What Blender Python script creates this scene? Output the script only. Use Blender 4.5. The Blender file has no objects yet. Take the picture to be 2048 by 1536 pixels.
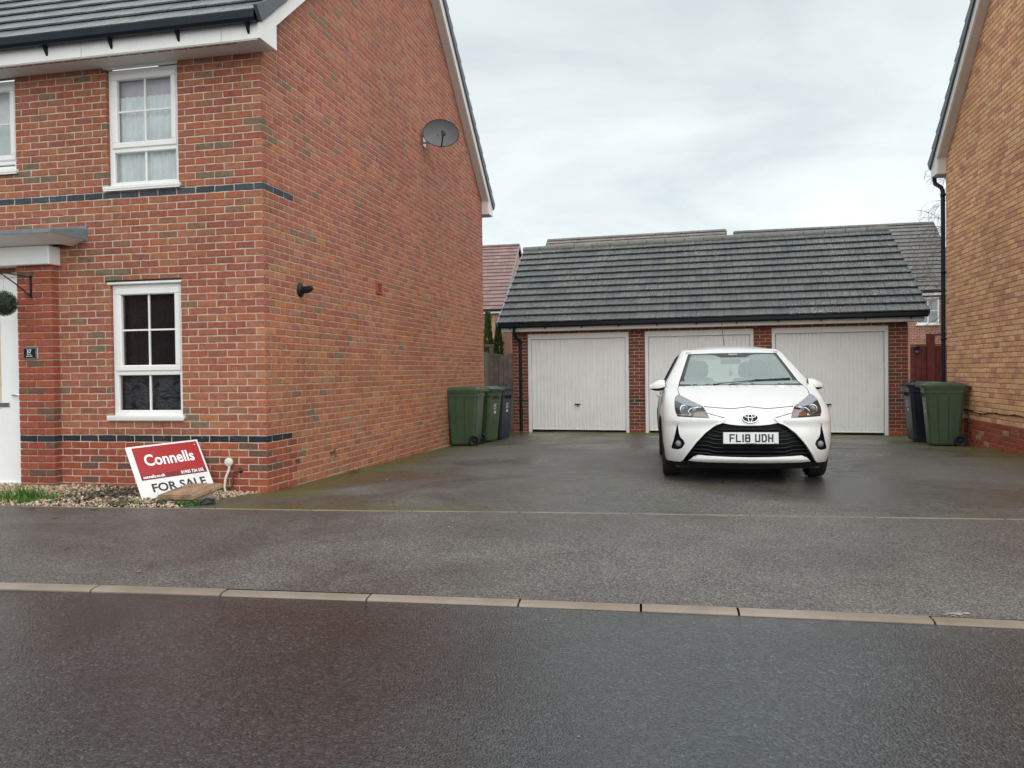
import bpy, math, random
import numpy as np
from mathutils import Vector, Matrix
from mathutils.geometry import delaunay_2d_cdt

rad = math.radians
SC = bpy.context.scene
COL = SC.collection
rnd = random.Random(7)

# ------------------------------------------------------------------ camera
FPX = 1640.0
CAM_H = 1.30
PITCH = math.atan(25.7 / FPX)
ROLL = 0.012
_F = Vector((0, math.cos(PITCH), -math.sin(PITCH)))
_R0 = Vector((1, 0, 0)); _U0 = _R0.cross(_F)
_R = _R0 * math.cos(ROLL) - _U0 * math.sin(ROLL)
_U = _R0 * math.sin(ROLL) + _U0 * math.cos(ROLL)
cam_d = bpy.data.cameras.new('camera')
cam_d.sensor_width = 36.0
cam_d.lens = FPX / 2048 * 36.0
cam_d.clip_start = 0.05; cam_d.clip_end = 2000
cam = bpy.data.objects.new('camera', cam_d); COL.objects.link(cam)
mw = Matrix.Identity(4)
for i in range(3):
    mw[i][0] = _R[i]; mw[i][1] = _U[i]; mw[i][2] = -_F[i]
mw[0][3], mw[1][3], mw[2][3] = 0, 0, CAM_H
cam.matrix_world = mw
SC.camera = cam
SC.render.resolution_x = 1024; SC.render.resolution_y = 768
CAMP = Vector((0, 0, CAM_H))

# ------------------------------------------------------------------ world, sun, exposure
SUN_EL, SUN_AZ = rad(46), rad(160)      # high, behind the camera (overcast)
world = bpy.data.worlds.new('World'); SC.world = world; world.use_nodes = True
wn = world.node_tree; wn.nodes.clear()
def WN(t, **k):
    n = wn.nodes.new(t)
    for a, b in k.items(): setattr(n, a, b)
    return n
sky = WN('ShaderNodeTexSky', sky_type='NISHITA', sun_disc=False, sun_elevation=SUN_EL, sun_rotation=SUN_AZ)
tc = WN('ShaderNodeTexCoord')
sep = WN('ShaderNodeSeparateXYZ'); wn.links.new(tc.outputs['Generated'], sep.inputs[0])
zz = WN('ShaderNodeMath', operation='MAXIMUM'); zz.inputs[1].default_value = 0.0; wn.links.new(sep.outputs[2], zz.inputs[0])
zp = WN('ShaderNodeMath', operation='ADD'); zp.inputs[1].default_value = 0.24; wn.links.new(zz.outputs[0], zp.inputs[0])
dx = WN('ShaderNodeMath', operation='DIVIDE'); wn.links.new(sep.outputs[0], dx.inputs[0]); wn.links.new(zp.outputs[0], dx.inputs[1])
dy = WN('ShaderNodeMath', operation='DIVIDE'); wn.links.new(sep.outputs[1], dy.inputs[0]); wn.links.new(zp.outputs[0], dy.inputs[1])
cmb = WN('ShaderNodeCombineXYZ'); wn.links.new(dx.outputs[0], cmb.inputs[0]); wn.links.new(dy.outputs[0], cmb.inputs[1])
n1 = WN('ShaderNodeTexNoise'); n1.inputs['Scale'].default_value = 1.5; n1.inputs['Detail'].default_value = 7; n1.inputs['Roughness'].default_value = 0.55; n1.inputs['Distortion'].default_value = 0.5
wn.links.new(cmb.outputs[0], n1.inputs['Vector'])
cr = WN('ShaderNodeValToRGB')
cr.color_ramp.elements[0].position = 0.34; cr.color_ramp.elements[0].color = (0.345, 0.38, 0.39, 1)
cr.color_ramp.elements[1].position = 0.68; cr.color_ramp.elements[1].color = (0.485, 0.52, 0.518, 1)
wn.links.new(n1.outputs['Fac'], cr.inputs[0])
el = WN('ShaderNodeMapRange'); el.inputs['From Min'].default_value = 0.0; el.inputs['From Max'].default_value = 0.42
el.inputs['To Min'].default_value = 1.17; el.inputs['To Max'].default_value = 0.97
wn.links.new(zz.outputs[0], el.inputs['Value'])
vm = WN('ShaderNodeVectorMath', operation='SCALE'); wn.links.new(cr.outputs[0], vm.inputs[0]); wn.links.new(el.outputs[0], vm.inputs['Scale'])
bg1 = WN('ShaderNodeBackground'); bg1.inputs[1].default_value = 0.06; wn.links.new(sky.outputs[0], bg1.inputs[0])
bg2 = WN('ShaderNodeBackground'); bg2.inputs[1].default_value = 1.0; wn.links.new(vm.outputs[0], bg2.inputs[0])
mx = WN('ShaderNodeMixShader'); mx.inputs[0].default_value = 0.93
wn.links.new(bg1.outputs[0], mx.inputs[1]); wn.links.new(bg2.outputs[0], mx.inputs[2])
wo = WN('ShaderNodeOutputWorld'); wn.links.new(mx.outputs[0], wo.inputs[0])

sun_d = bpy.data.lights.new('sun', 'SUN'); sun_d.energy = 1.5; sun_d.angle = rad(105); sun_d.color = (1.0, 0.975, 0.94)
sun = bpy.data.objects.new('sun', sun_d); COL.objects.link(sun)
sdir = Vector((math.sin(SUN_AZ) * math.cos(SUN_EL), math.cos(SUN_AZ) * math.cos(SUN_EL), math.sin(SUN_EL)))
sun.rotation_euler = sdir.to_track_quat('Z', 'Y').to_euler()
sun.location = (0, -20, 30)
vs = SC.view_settings
vs.view_transform = 'Standard'; vs.look = 'None'; vs.exposure = 1.0; vs.gamma = 1.0; vs.use_curve_mapping = False

# ------------------------------------------------------------------ materials
def new_mat(name):
    m = bpy.data.materials.new(name); m.use_nodes = True
    nt = m.node_tree; nt.nodes.clear()
    out = nt.nodes.new('ShaderNodeOutputMaterial')
    b = nt.nodes.new('ShaderNodeBsdfPrincipled'); nt.links.new(b.outputs[0], out.inputs[0])
    return m, nt, b, out
def nd(nt, t, ins=None, **k):
    n = nt.nodes.new(t)
    for a, b in k.items(): setattr(n, a, b)
    if ins:
        for a, b in ins.items():
            if isinstance(b, bpy.types.NodeSocket): nt.links.new(b, n.inputs[a])
            else: n.inputs[a].default_value = b
    return n
def rgb(c): return (c[0], c[1], c[2], 1)
def pos(nt, kind='pos'):
    if kind == 'pos': return nd(nt, 'ShaderNodeNewGeometry').outputs['Position']
    return nd(nt, 'ShaderNodeTexCoord').outputs['Object']
def noise(nt, vec, scale, detail=3, rough=.55, dist=0):
    return nd(nt, 'ShaderNodeTexNoise', {'Vector': vec, 'Scale': scale, 'Detail': detail, 'Roughness': rough, 'Distortion': dist}).outputs['Fac']
def ramp(nt, fac, stops):
    r = nd(nt, 'ShaderNodeValToRGB', {0: fac}); e = r.color_ramp.elements
    while len(e) < len(stops): e.new(0.5)
    for i, (p, c) in enumerate(stops):
        e[i].position = p; e[i].color = rgb(c) if not isinstance(c, (int, float)) else (c, c, c, 1)
    return r.outputs[0]
def mixc(nt, fac, a, b, mode='MIX'):
    n = nd(nt, 'ShaderNodeMix', data_type='RGBA', blend_type=mode)
    for i, v in ((0, fac), (6, a), (7, b)):
        if isinstance(v, bpy.types.NodeSocket): nt.links.new(v, n.inputs[i])
        else: n.inputs[i].default_value = v if i == 0 else rgb(v)
    return n.outputs[2]
def bump(nt, h, strength=.3, dist=.01):
    return nd(nt, 'ShaderNodeBump', {'Height': h, 'Strength': strength, 'Distance': dist}).outputs[0]

def simple(name, col, rough=.55, var=.12, vscale=6, bumps=0.0, bscale=120, metal=0.0, spec=.5, coat=0, dirt=None, kind='pos', dist=.004):
    m, nt, b, out = new_mat(name)
    P = pos(nt, kind)
    n = noise(nt, P, vscale, 4)
    lo = tuple(c * (1 - var) for c in col); hi = tuple(min(1, c * (1 + var)) for c in col)
    c = ramp(nt, n, [(.3, lo), (.7, hi)])
    if dirt:
        dn = noise(nt, P, dirt[1], 5, .65)
        f = ramp(nt, dn, [(dirt[2], 0.0), (dirt[3], 1.0)])
        f2 = nd(nt, 'ShaderNodeMath', {0: f, 1: dirt[4]}, operation='MULTIPLY').outputs[0]
        c = mixc(nt, f2, c, dirt[0])
    nt.links.new(c, b.inputs['Base Color'])
    b.inputs['Roughness'].default_value = rough; b.inputs['Metallic'].default_value = metal
    b.inputs['Specular IOR Level'].default_value = spec; b.inputs['Coat Weight'].default_value = coat
    if bumps:
        nt.links.new(bump(nt, noise(nt, P, bscale, 3), bumps, dist), b.inputs['Normal'])
    return m

def brick_mat(name, tone=1.0, mottle=(.10, .055, .04), mamt=.45, cream=0.0):
    m, nt, b, out = new_mat(name)
    P = pos(nt)
    at = nd(nt, 'ShaderNodeAttribute', attribute_name='bcol').outputs['Color']
    n = noise(nt, P, 22, 5, .65)
    k = ramp(nt, n, [(.25, .72 * tone), (.75, 1.22 * tone)])
    c = mixc(nt, 1.0, at, k, 'MULTIPLY')
    n2 = noise(nt, P, 7.5, 4, .6, .6)
    f = nd(nt, 'ShaderNodeMath', {0: ramp(nt, n2, [(.54, 0.0), (.72, 1.0)]), 1: mamt}, operation='MULTIPLY').outputs[0]
    c = mixc(nt, f, c, mottle)
    if cream:
        n3 = noise(nt, P, 34, 3, .7, 1.2)
        f3 = nd(nt, 'ShaderNodeMath', {0: ramp(nt, n3, [(.62, 0.0), (.70, 1.0)]), 1: cream}, operation='MULTIPLY').outputs[0]
        c = mixc(nt, f3, c, (.50, .28, .15))
    # large, soft weathering
    n4 = noise(nt, P, .55, 3, .5)
    c = mixc(nt, 1.0, c, ramp(nt, n4, [(.3, .88), (.7, 1.10)]), 'MULTIPLY')
    nt.links.new(c, b.inputs['Base Color'])
    b.inputs['Roughness'].default_value = .88; b.inputs['Specular IOR Level'].default_value = .25
    h = nd(nt, 'ShaderNodeMath', {0: noise(nt, P, 70, 4, .7), 1: noise(nt, P, 18, 3, .6)}, operation='ADD').outputs[0]
    nt.links.new(bump(nt, h, .55, .006), b.inputs['Normal'])
    return m

def brick_tex_mat(name, c1, c2, mortar, axis_rot, scale=1.0, off=.5):
    """distant brickwork: pieces too small to tell apart"""
    m, nt, b, out = new_mat(name)
    P = pos(nt, 'obj')
    mp = nd(nt, 'ShaderNodeMapping', {'Vector': P, 'Rotation': axis_rot})
    br = nd(nt, 'ShaderNodeTexBrick', {'Vector': mp.outputs[0], 'Color1': rgb(c1), 'Color2': rgb(c2), 'Mortar': rgb(mortar), 'Scale': 1.0,
            'Mortar Size': .008, 'Brick Width': .225, 'Row Height': .075, 'Bias': 0.0})
    n = noise(nt, pos(nt), 5, 4)
    c = mixc(nt, 1.0, br.outputs['Color'], ramp(nt, n, [(.3, .75), (.7, 1.2)]), 'MULTIPLY')
    nt.links.new(c, b.inputs['Base Color']); b.inputs['Roughness'].default_value = .9
    return m

def tile_mat(name, speck=0.0, moss=0.0, rough=.5, tone=1.0):
    m, nt, b, out = new_mat(name)
    P = pos(nt)
    at = nd(nt, 'ShaderNodeAttribute', attribute_name='bcol').outputs['Color']
    n = noise(nt, P, 9, 5, .65)
    c = mixc(nt, 1.0, at, ramp(nt, n, [(.25, .78 * tone), (.75, 1.25 * tone)]), 'MULTIPLY')
    if speck:
        big = ramp(nt, noise(nt, P, .75, 3, .6), [(.40, 0.0), (.62, 1.0)])
        vo = nd(nt, 'ShaderNodeTexVoronoi', {'Vector': P, 'Scale': 34.0, 'Randomness': 1.0})
        s1 = ramp(nt, vo.outputs['Distance'], [(.26, 1.0), (.40, 0.0)]); s2 = ramp(nt, nd(nt, 'ShaderNodeSeparateColor', {0: vo.outputs['Color']}).outputs[0], [(.62, 0.0), (.70, 1.0)])
        sp = nd(nt, 'ShaderNodeMath', {0: s1, 1: s2}, operation='MULTIPLY').outputs[0]
        f = nd(nt, 'ShaderNodeMath', {0: big, 1: sp}, operation='MULTIPLY').outputs[0]
        f = nd(nt, 'ShaderNodeMath', {0: f, 1: speck}, operation='MULTIPLY').outputs[0]
        c = mixc(nt, f, c, (.62, .62, .59))
    if moss:
        f = nd(nt, 'ShaderNodeMath', {0: ramp(nt, noise(nt, P, 2.2, 5, .7), [(.5, 0.0), (.7, 1.0)]), 1: moss}, operation='MULTIPLY').outputs[0]
        c = mixc(nt, f, c, (.16, .155, .10))
    nt.links.new(c, b.inputs['Base Color'])
    nt.links.new(ramp(nt, noise(nt, P, 3, 3), [(.3, rough - .08), (.7, rough + .12)]), b.inputs['Roughness'])
    nt.links.new(bump(nt, noise(nt, P, 160, 3, .7), .35, .004), b.inputs['Normal'])
    return m

def asphalt(name, base, wet, moss=False, stone=95, bstr=.8, patch=(.35, .62), rr=(.30, .62), tint=(1, 1, 1), spk=.35, spec=.5, con=1.0):
    m, nt, b, out = new_mat(name)
    P = pos(nt)
    v1 = nd(nt, 'ShaderNodeTexVoronoi', {'Vector': P, 'Scale': stone, 'Randomness': 1.0})
    v2 = nd(nt, 'ShaderNodeTexVoronoi', {'Vector': P, 'Scale': stone * 2.3, 'Randomness': 1.0})
    stonec = ramp(nt, nd(nt, 'ShaderNodeSeparateColor', {0: v1.outputs['Color']}).outputs[0], [(0.0, .62 - .22 * con), (.6, 1.0), (.93, 1.25 + .3 * con), (1.0, 1.4 + spk * 6)])
    c = mixc(nt, 1.0, base, stonec, 'MULTIPLY')
    big = noise(nt, P, .42, 5, .62, .4)
    mid = noise(nt, P, 2.3, 4, .6)
    c = mixc(nt, 1.0, c, ramp(nt, mid, [(.25, .82), (.75, 1.2)]), 'MULTIPLY')
    wetf = nd(nt, 'ShaderNodeMath', {0: ramp(nt, big, [(patch[0], 0.0), (patch[1], 1.0)]), 1: wet}, operation='MULTIPLY').outputs[0]
    c = mixc(nt, wetf, c, mixc(nt, 1.0, c, (.50 * tint[0], .50 * tint[1], .50 * tint[2]), 'MULTIPLY'))
    if moss:
        a = nd(nt, 'ShaderNodeAttribute', attribute_name='moss').outputs['Fac']
        mn = noise(nt, P, 3.2, 5, .7)
        s = nd(nt, 'ShaderNodeMath', {0: a, 1: mn}, operation='ADD').outputs[0]
        f = ramp(nt, s, [(.50, 0.0), (.98, .95)])
        c = mixc(nt, f, c, (.085, .092, .026))
    nt.links.new(c, b.inputs['Base Color'])
    r = nd(nt, 'ShaderNodeMapRange', {'Value': wetf, 'From Min': 0.0, 'From Max': 1.0, 'To Min': rr[1], 'To Max': rr[0]}).outputs[0]
    nt.links.new(r, b.inputs['Roughness'])
    b.inputs['Specular IOR Level'].default_value = spec
    h1 = nd(nt, 'ShaderNodeMath', {0: v1.outputs['Distance'], 1: -1.0}, operation='MULTIPLY').outputs[0]
    h2 = nd(nt, 'ShaderNodeMath', {0: v2.outputs['Distance'], 1: -.4}, operation='MULTIPLY').outputs[0]
    h = nd(nt, 'ShaderNodeMath', {0: h1, 1: h2}, operation='ADD').outputs[0]
    nt.links.new(bump(nt, h, bstr, .008), b.inputs['Normal'])
    return m

def glass_mat(name, tint=(.9, .95, .95), refl=.10, haze=0.0, hazec=(.6, .7, .7), rough=.02, hz=None):
    m, nt, b, out = new_mat(name); nt.nodes.remove(b)
    tr = nd(nt, 'ShaderNodeBsdfTransparent', {'Color': rgb(tint)})
    gl = nd(nt, 'ShaderNodeBsdfGlossy', {'Color': (1, 1, 1, 1), 'Roughness': rough})
    fr = nd(nt, 'ShaderNodeFresnel', {'IOR': 1.5}).outputs[0]
    f = nd(nt, 'ShaderNodeMath', {0: fr, 1: refl}, operation='ADD', use_clamp=True).outputs[0]
    sh = nd(nt, 'ShaderNodeMixShader', {0: f, 1: tr.outputs[0], 2: gl.outputs[0]}).outputs[0]
    if haze:
        df = nd(nt, 'ShaderNodeBsdfDiffuse', {'Color': rgb(hazec)})
        P = pos(nt, 'obj')
        mp = nd(nt, 'ShaderNodeMapping', {'Vector': P, 'Scale': (1, .35, .35), 'Rotation': (0, rad(14), 0)}).outputs[0]
        k = ramp(nt, noise(nt, mp, 90, 3, .6), [(.3, haze * .8), (.7, min(1, haze * 1.2))])
        sh = nd(nt, 'ShaderNodeMixShader', {0: k, 1: sh, 2: df.outputs[0]}).outputs[0]
    nt.links.new(sh, out.inputs[0])
    return m

MAT = {}
MAT['brick_red'] = brick_mat('brick_red', 1.0, cream=.30)
MAT['brick_garage'] = brick_mat('brick_garage', .95, mamt=.3)
MAT['brick_buff'] = brick_mat('brick_buff', 1.06, mottle=(.44, .225, .125), mamt=.4)
MAT['mortar'] = simple('mortar', (.50, .425, .345), .95, .14, 9, .4, 160)
MAT['mortar_gable'] = simple('mortar_gable', (.44, .37, .30), .95, .14, 9, .4, 160)
MAT['mortar_buff'] = simple('mortar_buff', (.30, .21, .135), .95, .14, 9, .4, 160)  # colour darkened to stand in for shadow in the raked joints
MAT['tile_grey'] = tile_mat('tile_grey', .85, .28, .42)
MAT['tile_house'] = tile_mat('tile_house', .25, .15, .24)
MAT['tile_far'] = tile_mat('tile_far', 0, .2, .55)
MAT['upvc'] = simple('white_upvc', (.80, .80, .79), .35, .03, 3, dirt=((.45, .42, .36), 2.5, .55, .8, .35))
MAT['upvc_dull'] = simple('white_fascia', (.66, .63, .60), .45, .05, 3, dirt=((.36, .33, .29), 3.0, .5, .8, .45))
MAT['door_white'] = simple('painted_steel', (.87, .88, .885), .42, .03, 2.5, dirt=((.60, .58, .52), 1.6, .58, .88, .35))
MAT['black_plastic'] = simple('black_plastic', (.010, .012, .014), .42, .2, 5, spec=.3)
MAT['gutter'] = simple('black_gutter', (.007, .011, .018), .42, .2, 5, spec=.25)
MAT['verge'] = simple('grey_verge', (.075, .09, .105), .45, .1, 5)
MAT['verge_light'] = simple('light_verge', (.24, .27, .30), .5, .1, 5)
MAT['glass'] = glass_mat('window_glass', (.92, .95, .96), .05)
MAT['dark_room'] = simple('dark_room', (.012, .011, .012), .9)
MAT['curtain'] = simple('white_curtain', (.84, .87, .87), .9, .10, 4, kind='obj')
MAT['asph_road'] = asphalt('wet_road_asphalt', (.034, .037, .041), .9, stone=92, bstr=.30, rr=(.10, .28), spk=.2, spec=1.0, con=1.3)
MAT['asph_pave'] = asphalt('pavement_asphalt', (.122, .112, .104), .62, stone=125, bstr=.42, rr=(.22, .62), spk=.12, patch=(.42, .58))
MAT['asph_drive'] = asphalt('driveway_asphalt', (.114, .108, .100), .8, moss=True, stone=100, bstr=.45, rr=(.17, .60), spk=.15, patch=(.42, .58))
MAT['kerb'] = simple('kerb_concrete', (.27, .222, .182), .75, .16, 2.2, .5, 190, dirt=((.15, .105, .068), .6, .42, .66, .75))
MAT['edging'] = simple('edging_concrete', (.20, .18, .13), .85, .2, 4, .4, 150, dirt=((.10, .11, .05), 3.0, .48, .7, .6))
MAT['earth'] = simple('earth', (.055, .05, .03), .95, .3, .6, .5, 8, dist=.05)
MAT['chrome'] = simple('chrome', (.75, .76, .78), .12, .02, 3, metal=1.0)
MAT['steel'] = simple('steel', (.45, .45, .45), .3, .05, 3, metal=1.0)

# ------------------------------------------------------------------ mesh helpers
class MB:
    def __init__(s): s.v = []; s.f = []; s.m = []; s.c = []; s.s = []
    def add(s, verts, faces, mi=0, col=None, sm=False, M=None):
        o = len(s.v)
        if M is not None: verts = [M @ Vector(p) for p in verts]
        s.v += [tuple(p) for p in verts]
        for q in faces:
            s.f.append(tuple(i + o for i in q)); s.m.append(mi); s.c.append(col); s.s.append(sm)
        return s
    def box(s, x0, x1, y0, y1, z0, z1, mi=0, col=None, M=None, ch=0):
        if ch:
            return s.cbox(x0, x1, y0, y1, z0, z1, ch, mi, col, M)
        v = [(x0, y0, z0), (x1, y0, z0), (x1, y1, z0), (x0, y1, z0), (x0, y0, z1), (x1, y0, z1), (x1, y1, z1), (x0, y1, z1)]
        return s.add(v, [(0, 3, 2, 1), (4, 5, 6, 7), (0, 1, 5, 4), (1, 2, 6, 5), (2, 3, 7, 6), (3, 0, 4, 7)], mi, col, False, M)
    def cbox(s, x0, x1, y0, y1, z0, z1, c, mi=0, col=None, M=None):
        X, Y, Z = (x0, x1), (y0, y1), (z0, z1); v = []; idx = {}
        for i in (0, 1):
            for j in (0, 1):
                for k in (0, 1):
                    sx, sy, sz = (1 - 2 * i) * c, (1 - 2 * j) * c, (1 - 2 * k) * c
                    for a, p in enumerate(((X[i], Y[j] + sy, Z[k] + sz), (X[i] + sx, Y[j], Z[k] + sz), (X[i] + sx, Y[j] + sy, Z[k]))):
                        idx[i, j, k, a] = len(v); v.append(p)
        f = []
        for i in (0, 1):
            o = [(0, 0), (0, 1), (1, 1), (1, 0)]
            q = [idx[i, a, b, 0] for a, b in o]; f.append(q if i == 0 else q[::-1])
            q = [idx[a, i, b, 1] for a, b in o]; f.append(q[::-1] if i == 0 else q)
            q = [idx[a, b, i, 2] for a, b in o]; f.append(q if i == 0 else q[::-1])
        for a in (0, 1):
            for b in (0, 1):
                e1 = [idx[0, a, b, 1], idx[1, a, b, 1], idx[1, a, b, 2], idx[0, a, b, 2]]
                f.append(e1 if (a == b) else e1[::-1])
                e2 = [idx[a, 0, b, 0], idx[a, 1, b, 0], idx[a, 1, b, 2], idx[a, 0, b, 2]]
                f.append(e2[::-1] if (a == b) else e2)
                e3 = [idx[a, b, 0, 0], idx[a, b, 1, 0], idx[a, b, 1, 1], idx[a, b, 0, 1]]
                f.append(e3 if (a == b) else e3[::-1])
        for i in (0, 1):
            for j in (0, 1):
                for k in (0, 1):
                    t = [idx[i, j, k, 0], idx[i, j, k, 1], idx[i, j, k, 2]]
                    f.append(t if (i + j + k) % 2 == 0 else t[::-1])
        return s.add(v, f, mi, col, False, M)
    def tube(s, path, r, n=8, mi=0, col=None, M=None, caps=True, sm=True):
        P = [Vector(p) for p in path]; R = r if isinstance(r, (list, tuple)) else [r] * len(P)
        v = []; f = []; up = None
        for i, p in enumerate(P):
            t = (P[min(i + 1, len(P) - 1)] - P[max(i - 1, 0)]).normalized()
            if up is None:
                up = Vector((0, 0, 1)) if abs(t.z) < .9 else Vector((1, 0, 0))
            a = (up - t * up.dot(t)).normalized(); bb = t.cross(a); up = a
            for k in range(n):
                w = 2 * math.pi * k / n
                v.append(p + (a * math.cos(w) + bb * math.sin(w)) * R[i])
        for i in range(len(P) - 1):
            for k in range(n):
                f.append((i * n + k, i * n + (k + 1) % n, (i + 1) * n + (k + 1) % n, (i + 1) * n + k))
        s.add(v, f, mi, col, sm, M)
        if caps:
            s.add([v[k] for k in range(n)], [tuple(range(n))[::-1]], mi, col, False, M)
            s.add([v[(len(P) - 1) * n + k] for k in range(n)], [tuple(range(n))], mi, col, False, M)
        return s
    def lathe(s, prof, n=24, mi=0, col=None, M=None, sm=True):
        v = []; f = []
        for r, z in prof:
            for k in range(n):
                w = 2 * math.pi * k / n; v.append((r * math.cos(w), r * math.sin(w), z))
        for i in range(len(prof) - 1):
            for k in range(n):
                f.append((i * n + k, i * n + (k + 1) % n, (i + 1) * n + (k + 1) % n, (i + 1) * n + k))
        return s.add(v, f, mi, col, sm, M)
    def prism(s, poly, h, mi=0, col=None, M=None):
        n = len(poly); v = [(x, y, 0) for x, y in poly] + [(x, y, h) for x, y in poly]
        f = [tuple(range(n))[::-1], tuple(range(n, 2 * n))] + [(i, (i + 1) % n, n + (i + 1) % n, n + i) for i in range(n)]
        return s.add(v, f, mi, col, False, M)
    def build(s, name, mats, parent=None, link=True):
        if not isinstance(mats, (list, tuple)): mats = [mats]
        me = s.mesh(name, mats)
        return mk(name, me, parent)
    def mesh(s, name, mats):
        if not isinstance(mats, (list, tuple)): mats = [mats]
        me = bpy.data.meshes.new(name); me.from_pydata(s.v, [], s.f)
        for m in mats: me.materials.append(MAT[m] if isinstance(m, str) else m)
        me.polygons.foreach_set('material_index', s.m)
        me.polygons.foreach_set('use_smooth', s.s)
        if any(c is not None for c in s.c):
            a = me.attributes.new('bcol', 'FLOAT_COLOR', 'FACE')
            a.data.foreach_set('color', [x for c in s.c for x in ((c[0], c[1], c[2], 1.0) if c else (.5, .5, .5, 1.0))])
        me.update()
        return me
def mk(name, me, parent=None, M=None):
    o = bpy.data.objects.new(name, me); COL.objects.link(o)
    if parent is not None: o.parent = parent
    if M is not None: o.matrix_local = M
    return o
def empty(name, loc=(0, 0, 0), rz=0.0, parent=None, M=None):
    o = bpy.data.objects.new(name, None); COL.objects.link(o)
    o.empty_display_size = .2
    if M is not None: o.matrix_world = M
    else:
        o.location = loc; o.rotation_euler = (0, 0, rz)
    if parent is not None: o.parent = parent
    return o
def tag(o, label=None, cat=None, group=None, kind=None):
    if label: o['label'] = label
    if cat: o['category'] = cat
    if group: o['group'] = group
    if kind: o['kind'] = kind
    return o
def basis(O, X, Y, Z):
    M = Matrix.Identity(4)
    for i in range(3): M[i][0] = X[i]; M[i][1] = Y[i]; M[i][2] = Z[i]; M[i][3] = O[i]
    return M
def T(x, y, z): return Matrix.Translation((x, y, z))
def Rz(a): return Matrix.Rotation(a, 4, 'Z')
def Rx(a): return Matrix.Rotation(a, 4, 'X')
def Ry(a): return Matrix.Rotation(a, 4, 'Y')

def pip(x, y, poly):
    c = False; j = len(poly) - 1
    for i in range(len(poly)):
        xi, yi = poly[i]; xj, yj = poly[j]
        if (yi > y) != (yj > y) and x < (xj - xi) * (y - yi) / (yj - yi) + xi: c = not c
        j = i
    return c
def densify(poly, h, closed=True):
    out = []
    n = len(poly)
    for i in range(n if closed else n - 1):
        a = poly[i]; b = poly[(i + 1) % n]; d = math.hypot(b[0] - a[0], b[1] - a[1]); k = max(1, int(math.ceil(d / h)))
        for q in range(k): out.append((a[0] + (b[0] - a[0]) * q / k, a[1] + (b[1] - a[1]) * q / k))
    if not closed: out.append(poly[-1])
    return out
def region(poly, holes=(), h=.03, dens=None, extra=()):
    """triangulate a 2D outline with holes, with interior grid points"""
    dens = dens or h
    loops = [densify(poly, dens)] + [densify(q, dens) for q in holes]
    V = []; E = []
    for L in loops:
        o = len(V); V += L; E += [(o + i, o + (i + 1) % len(L)) for i in range(len(L))]
    xs = [p[0] for p in poly]; ys = [p[1] for p in poly]
    pts = [(x, y) for x in np.arange(min(xs) + h * .5, max(xs), h) for y in np.arange(min(ys) + h * .5, max(ys), h)] + list(extra)
    B = np.array(V)
    for p in pts:
        if pip(p[0], p[1], poly) and not any(pip(p[0], p[1], q) for q in holes):
            if ((B - np.array(p)) ** 2).sum(1).min() > (h * .4) ** 2: V.append(p)
    r = delaunay_2d_cdt([Vector(p) for p in V], E, [], 0, 1e-5)
    v, f = r[0], r[2]
    F = []
    for q in f:
        cx = sum(v[i].x for i in q) / len(q); cy = sum(v[i].y for i in q) / len(q)
        if pip(cx, cy, poly) and not any(pip(cx, cy, k) for k in holes):
            a = sum(v[q[i]].x * v[q[(i + 1) % len(q)]].y - v[q[(i + 1) % len(q)]].x * v[q[i]].y for i in range(len(q)))
            F.append(tuple(q) if a > 0 else tuple(q)[::-1])
    return [(p.x, p.y) for p in v], F

_txt = {}
def text_geo(body, size, off=0.0):
    cu = bpy.data.curves.new('txt', 'FONT'); cu.body = body; cu.size = size; cu.offset = off; cu.resolution_u = 3
    o = bpy.data.objects.new('txt', cu); COL.objects.link(o)
    dg = bpy.context.evaluated_depsgraph_get(); dg.update()
    me = o.evaluated_get(dg).to_mesh()
    v = [tuple(p.co) for p in me.vertices]; f = [tuple(p.vertices) for p in me.polygons]
    bpy.data.objects.remove(o); bpy.data.curves.remove(cu)
    return v, f
def text_part(body, size, M, name, mat, parent, off=0.0, width=None, center=True, squash=1.0):
    v, f = text_geo(body, size, off)
    x0 = min(p[0] for p in v); x1 = max(p[0] for p in v)
    k = (width / (x1 - x0)) if width else 1.0
    mid = (x0 + x1) / 2 if center else x0
    v = [((p[0] - mid) * k, p[1] * squash, p[2]) for p in v]
    b = MB(); b.add(v, f, M=M)
    return b.build(name, mat, parent)

# ------------------------------------------------------------------ layout frames
PH = rad(12.3)
def hw(x, y, z=0.0, o=(-2.545, 8.50)):
    return (o[0] + x * math.cos(PH) + y * math.sin(PH), o[1] - x * math.sin(PH) + y * math.cos(PH), z)
GA = rad(17.3)
def gw(x, y, z=0.0, o=(.134, 18.916)):
    return (o[0] + x * math.cos(GA) + y * math.sin(GA), o[1] - x * math.sin(GA) + y * math.cos(GA), z)
RH = (7.64, 14.41)
_ctl = [(-2.54, 8.5, .07), (-2.1, 10.6, .03), (-1.21, 14.7, -.04), (-.6, 17.5, -.08), (0, 18.9, -.10), (4, 17.7, -.095), (7.9, 16.5, -.09),
        (7.46, 13.6, -.01), (6.9, 11.07, .09), (6.3, 8, .14), (1.77, 8.9, .155), (3.07, 8.65, .155), (2.2, 11.37, .105), (3.5, 11.1, .105),
        (-4.75, 7.57, .10), (-2.67, 7.31, .10), (0, 6.74, .135), (3.8, 6.07, .15), (8, 5.3, .15), (-9, 8.2, .10),
        (-9, 5.9, .055), (-5, 5.25, .055), (-3.1, 4.94, .055), (0, 4.46, .055), (2.48, 3.98, .055), (9, 2.6, .055), (-5, 9.0, .07), (0, 22, -.12), (9, 22, -.12), (13, 10, .1), (-9, 12, .05)]
_c = np.array(_ctl); _n = len(_c)
def _phi(r2): return np.where(r2 > 0, r2 * np.log(np.maximum(r2, 1e-12)), 0)
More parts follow.
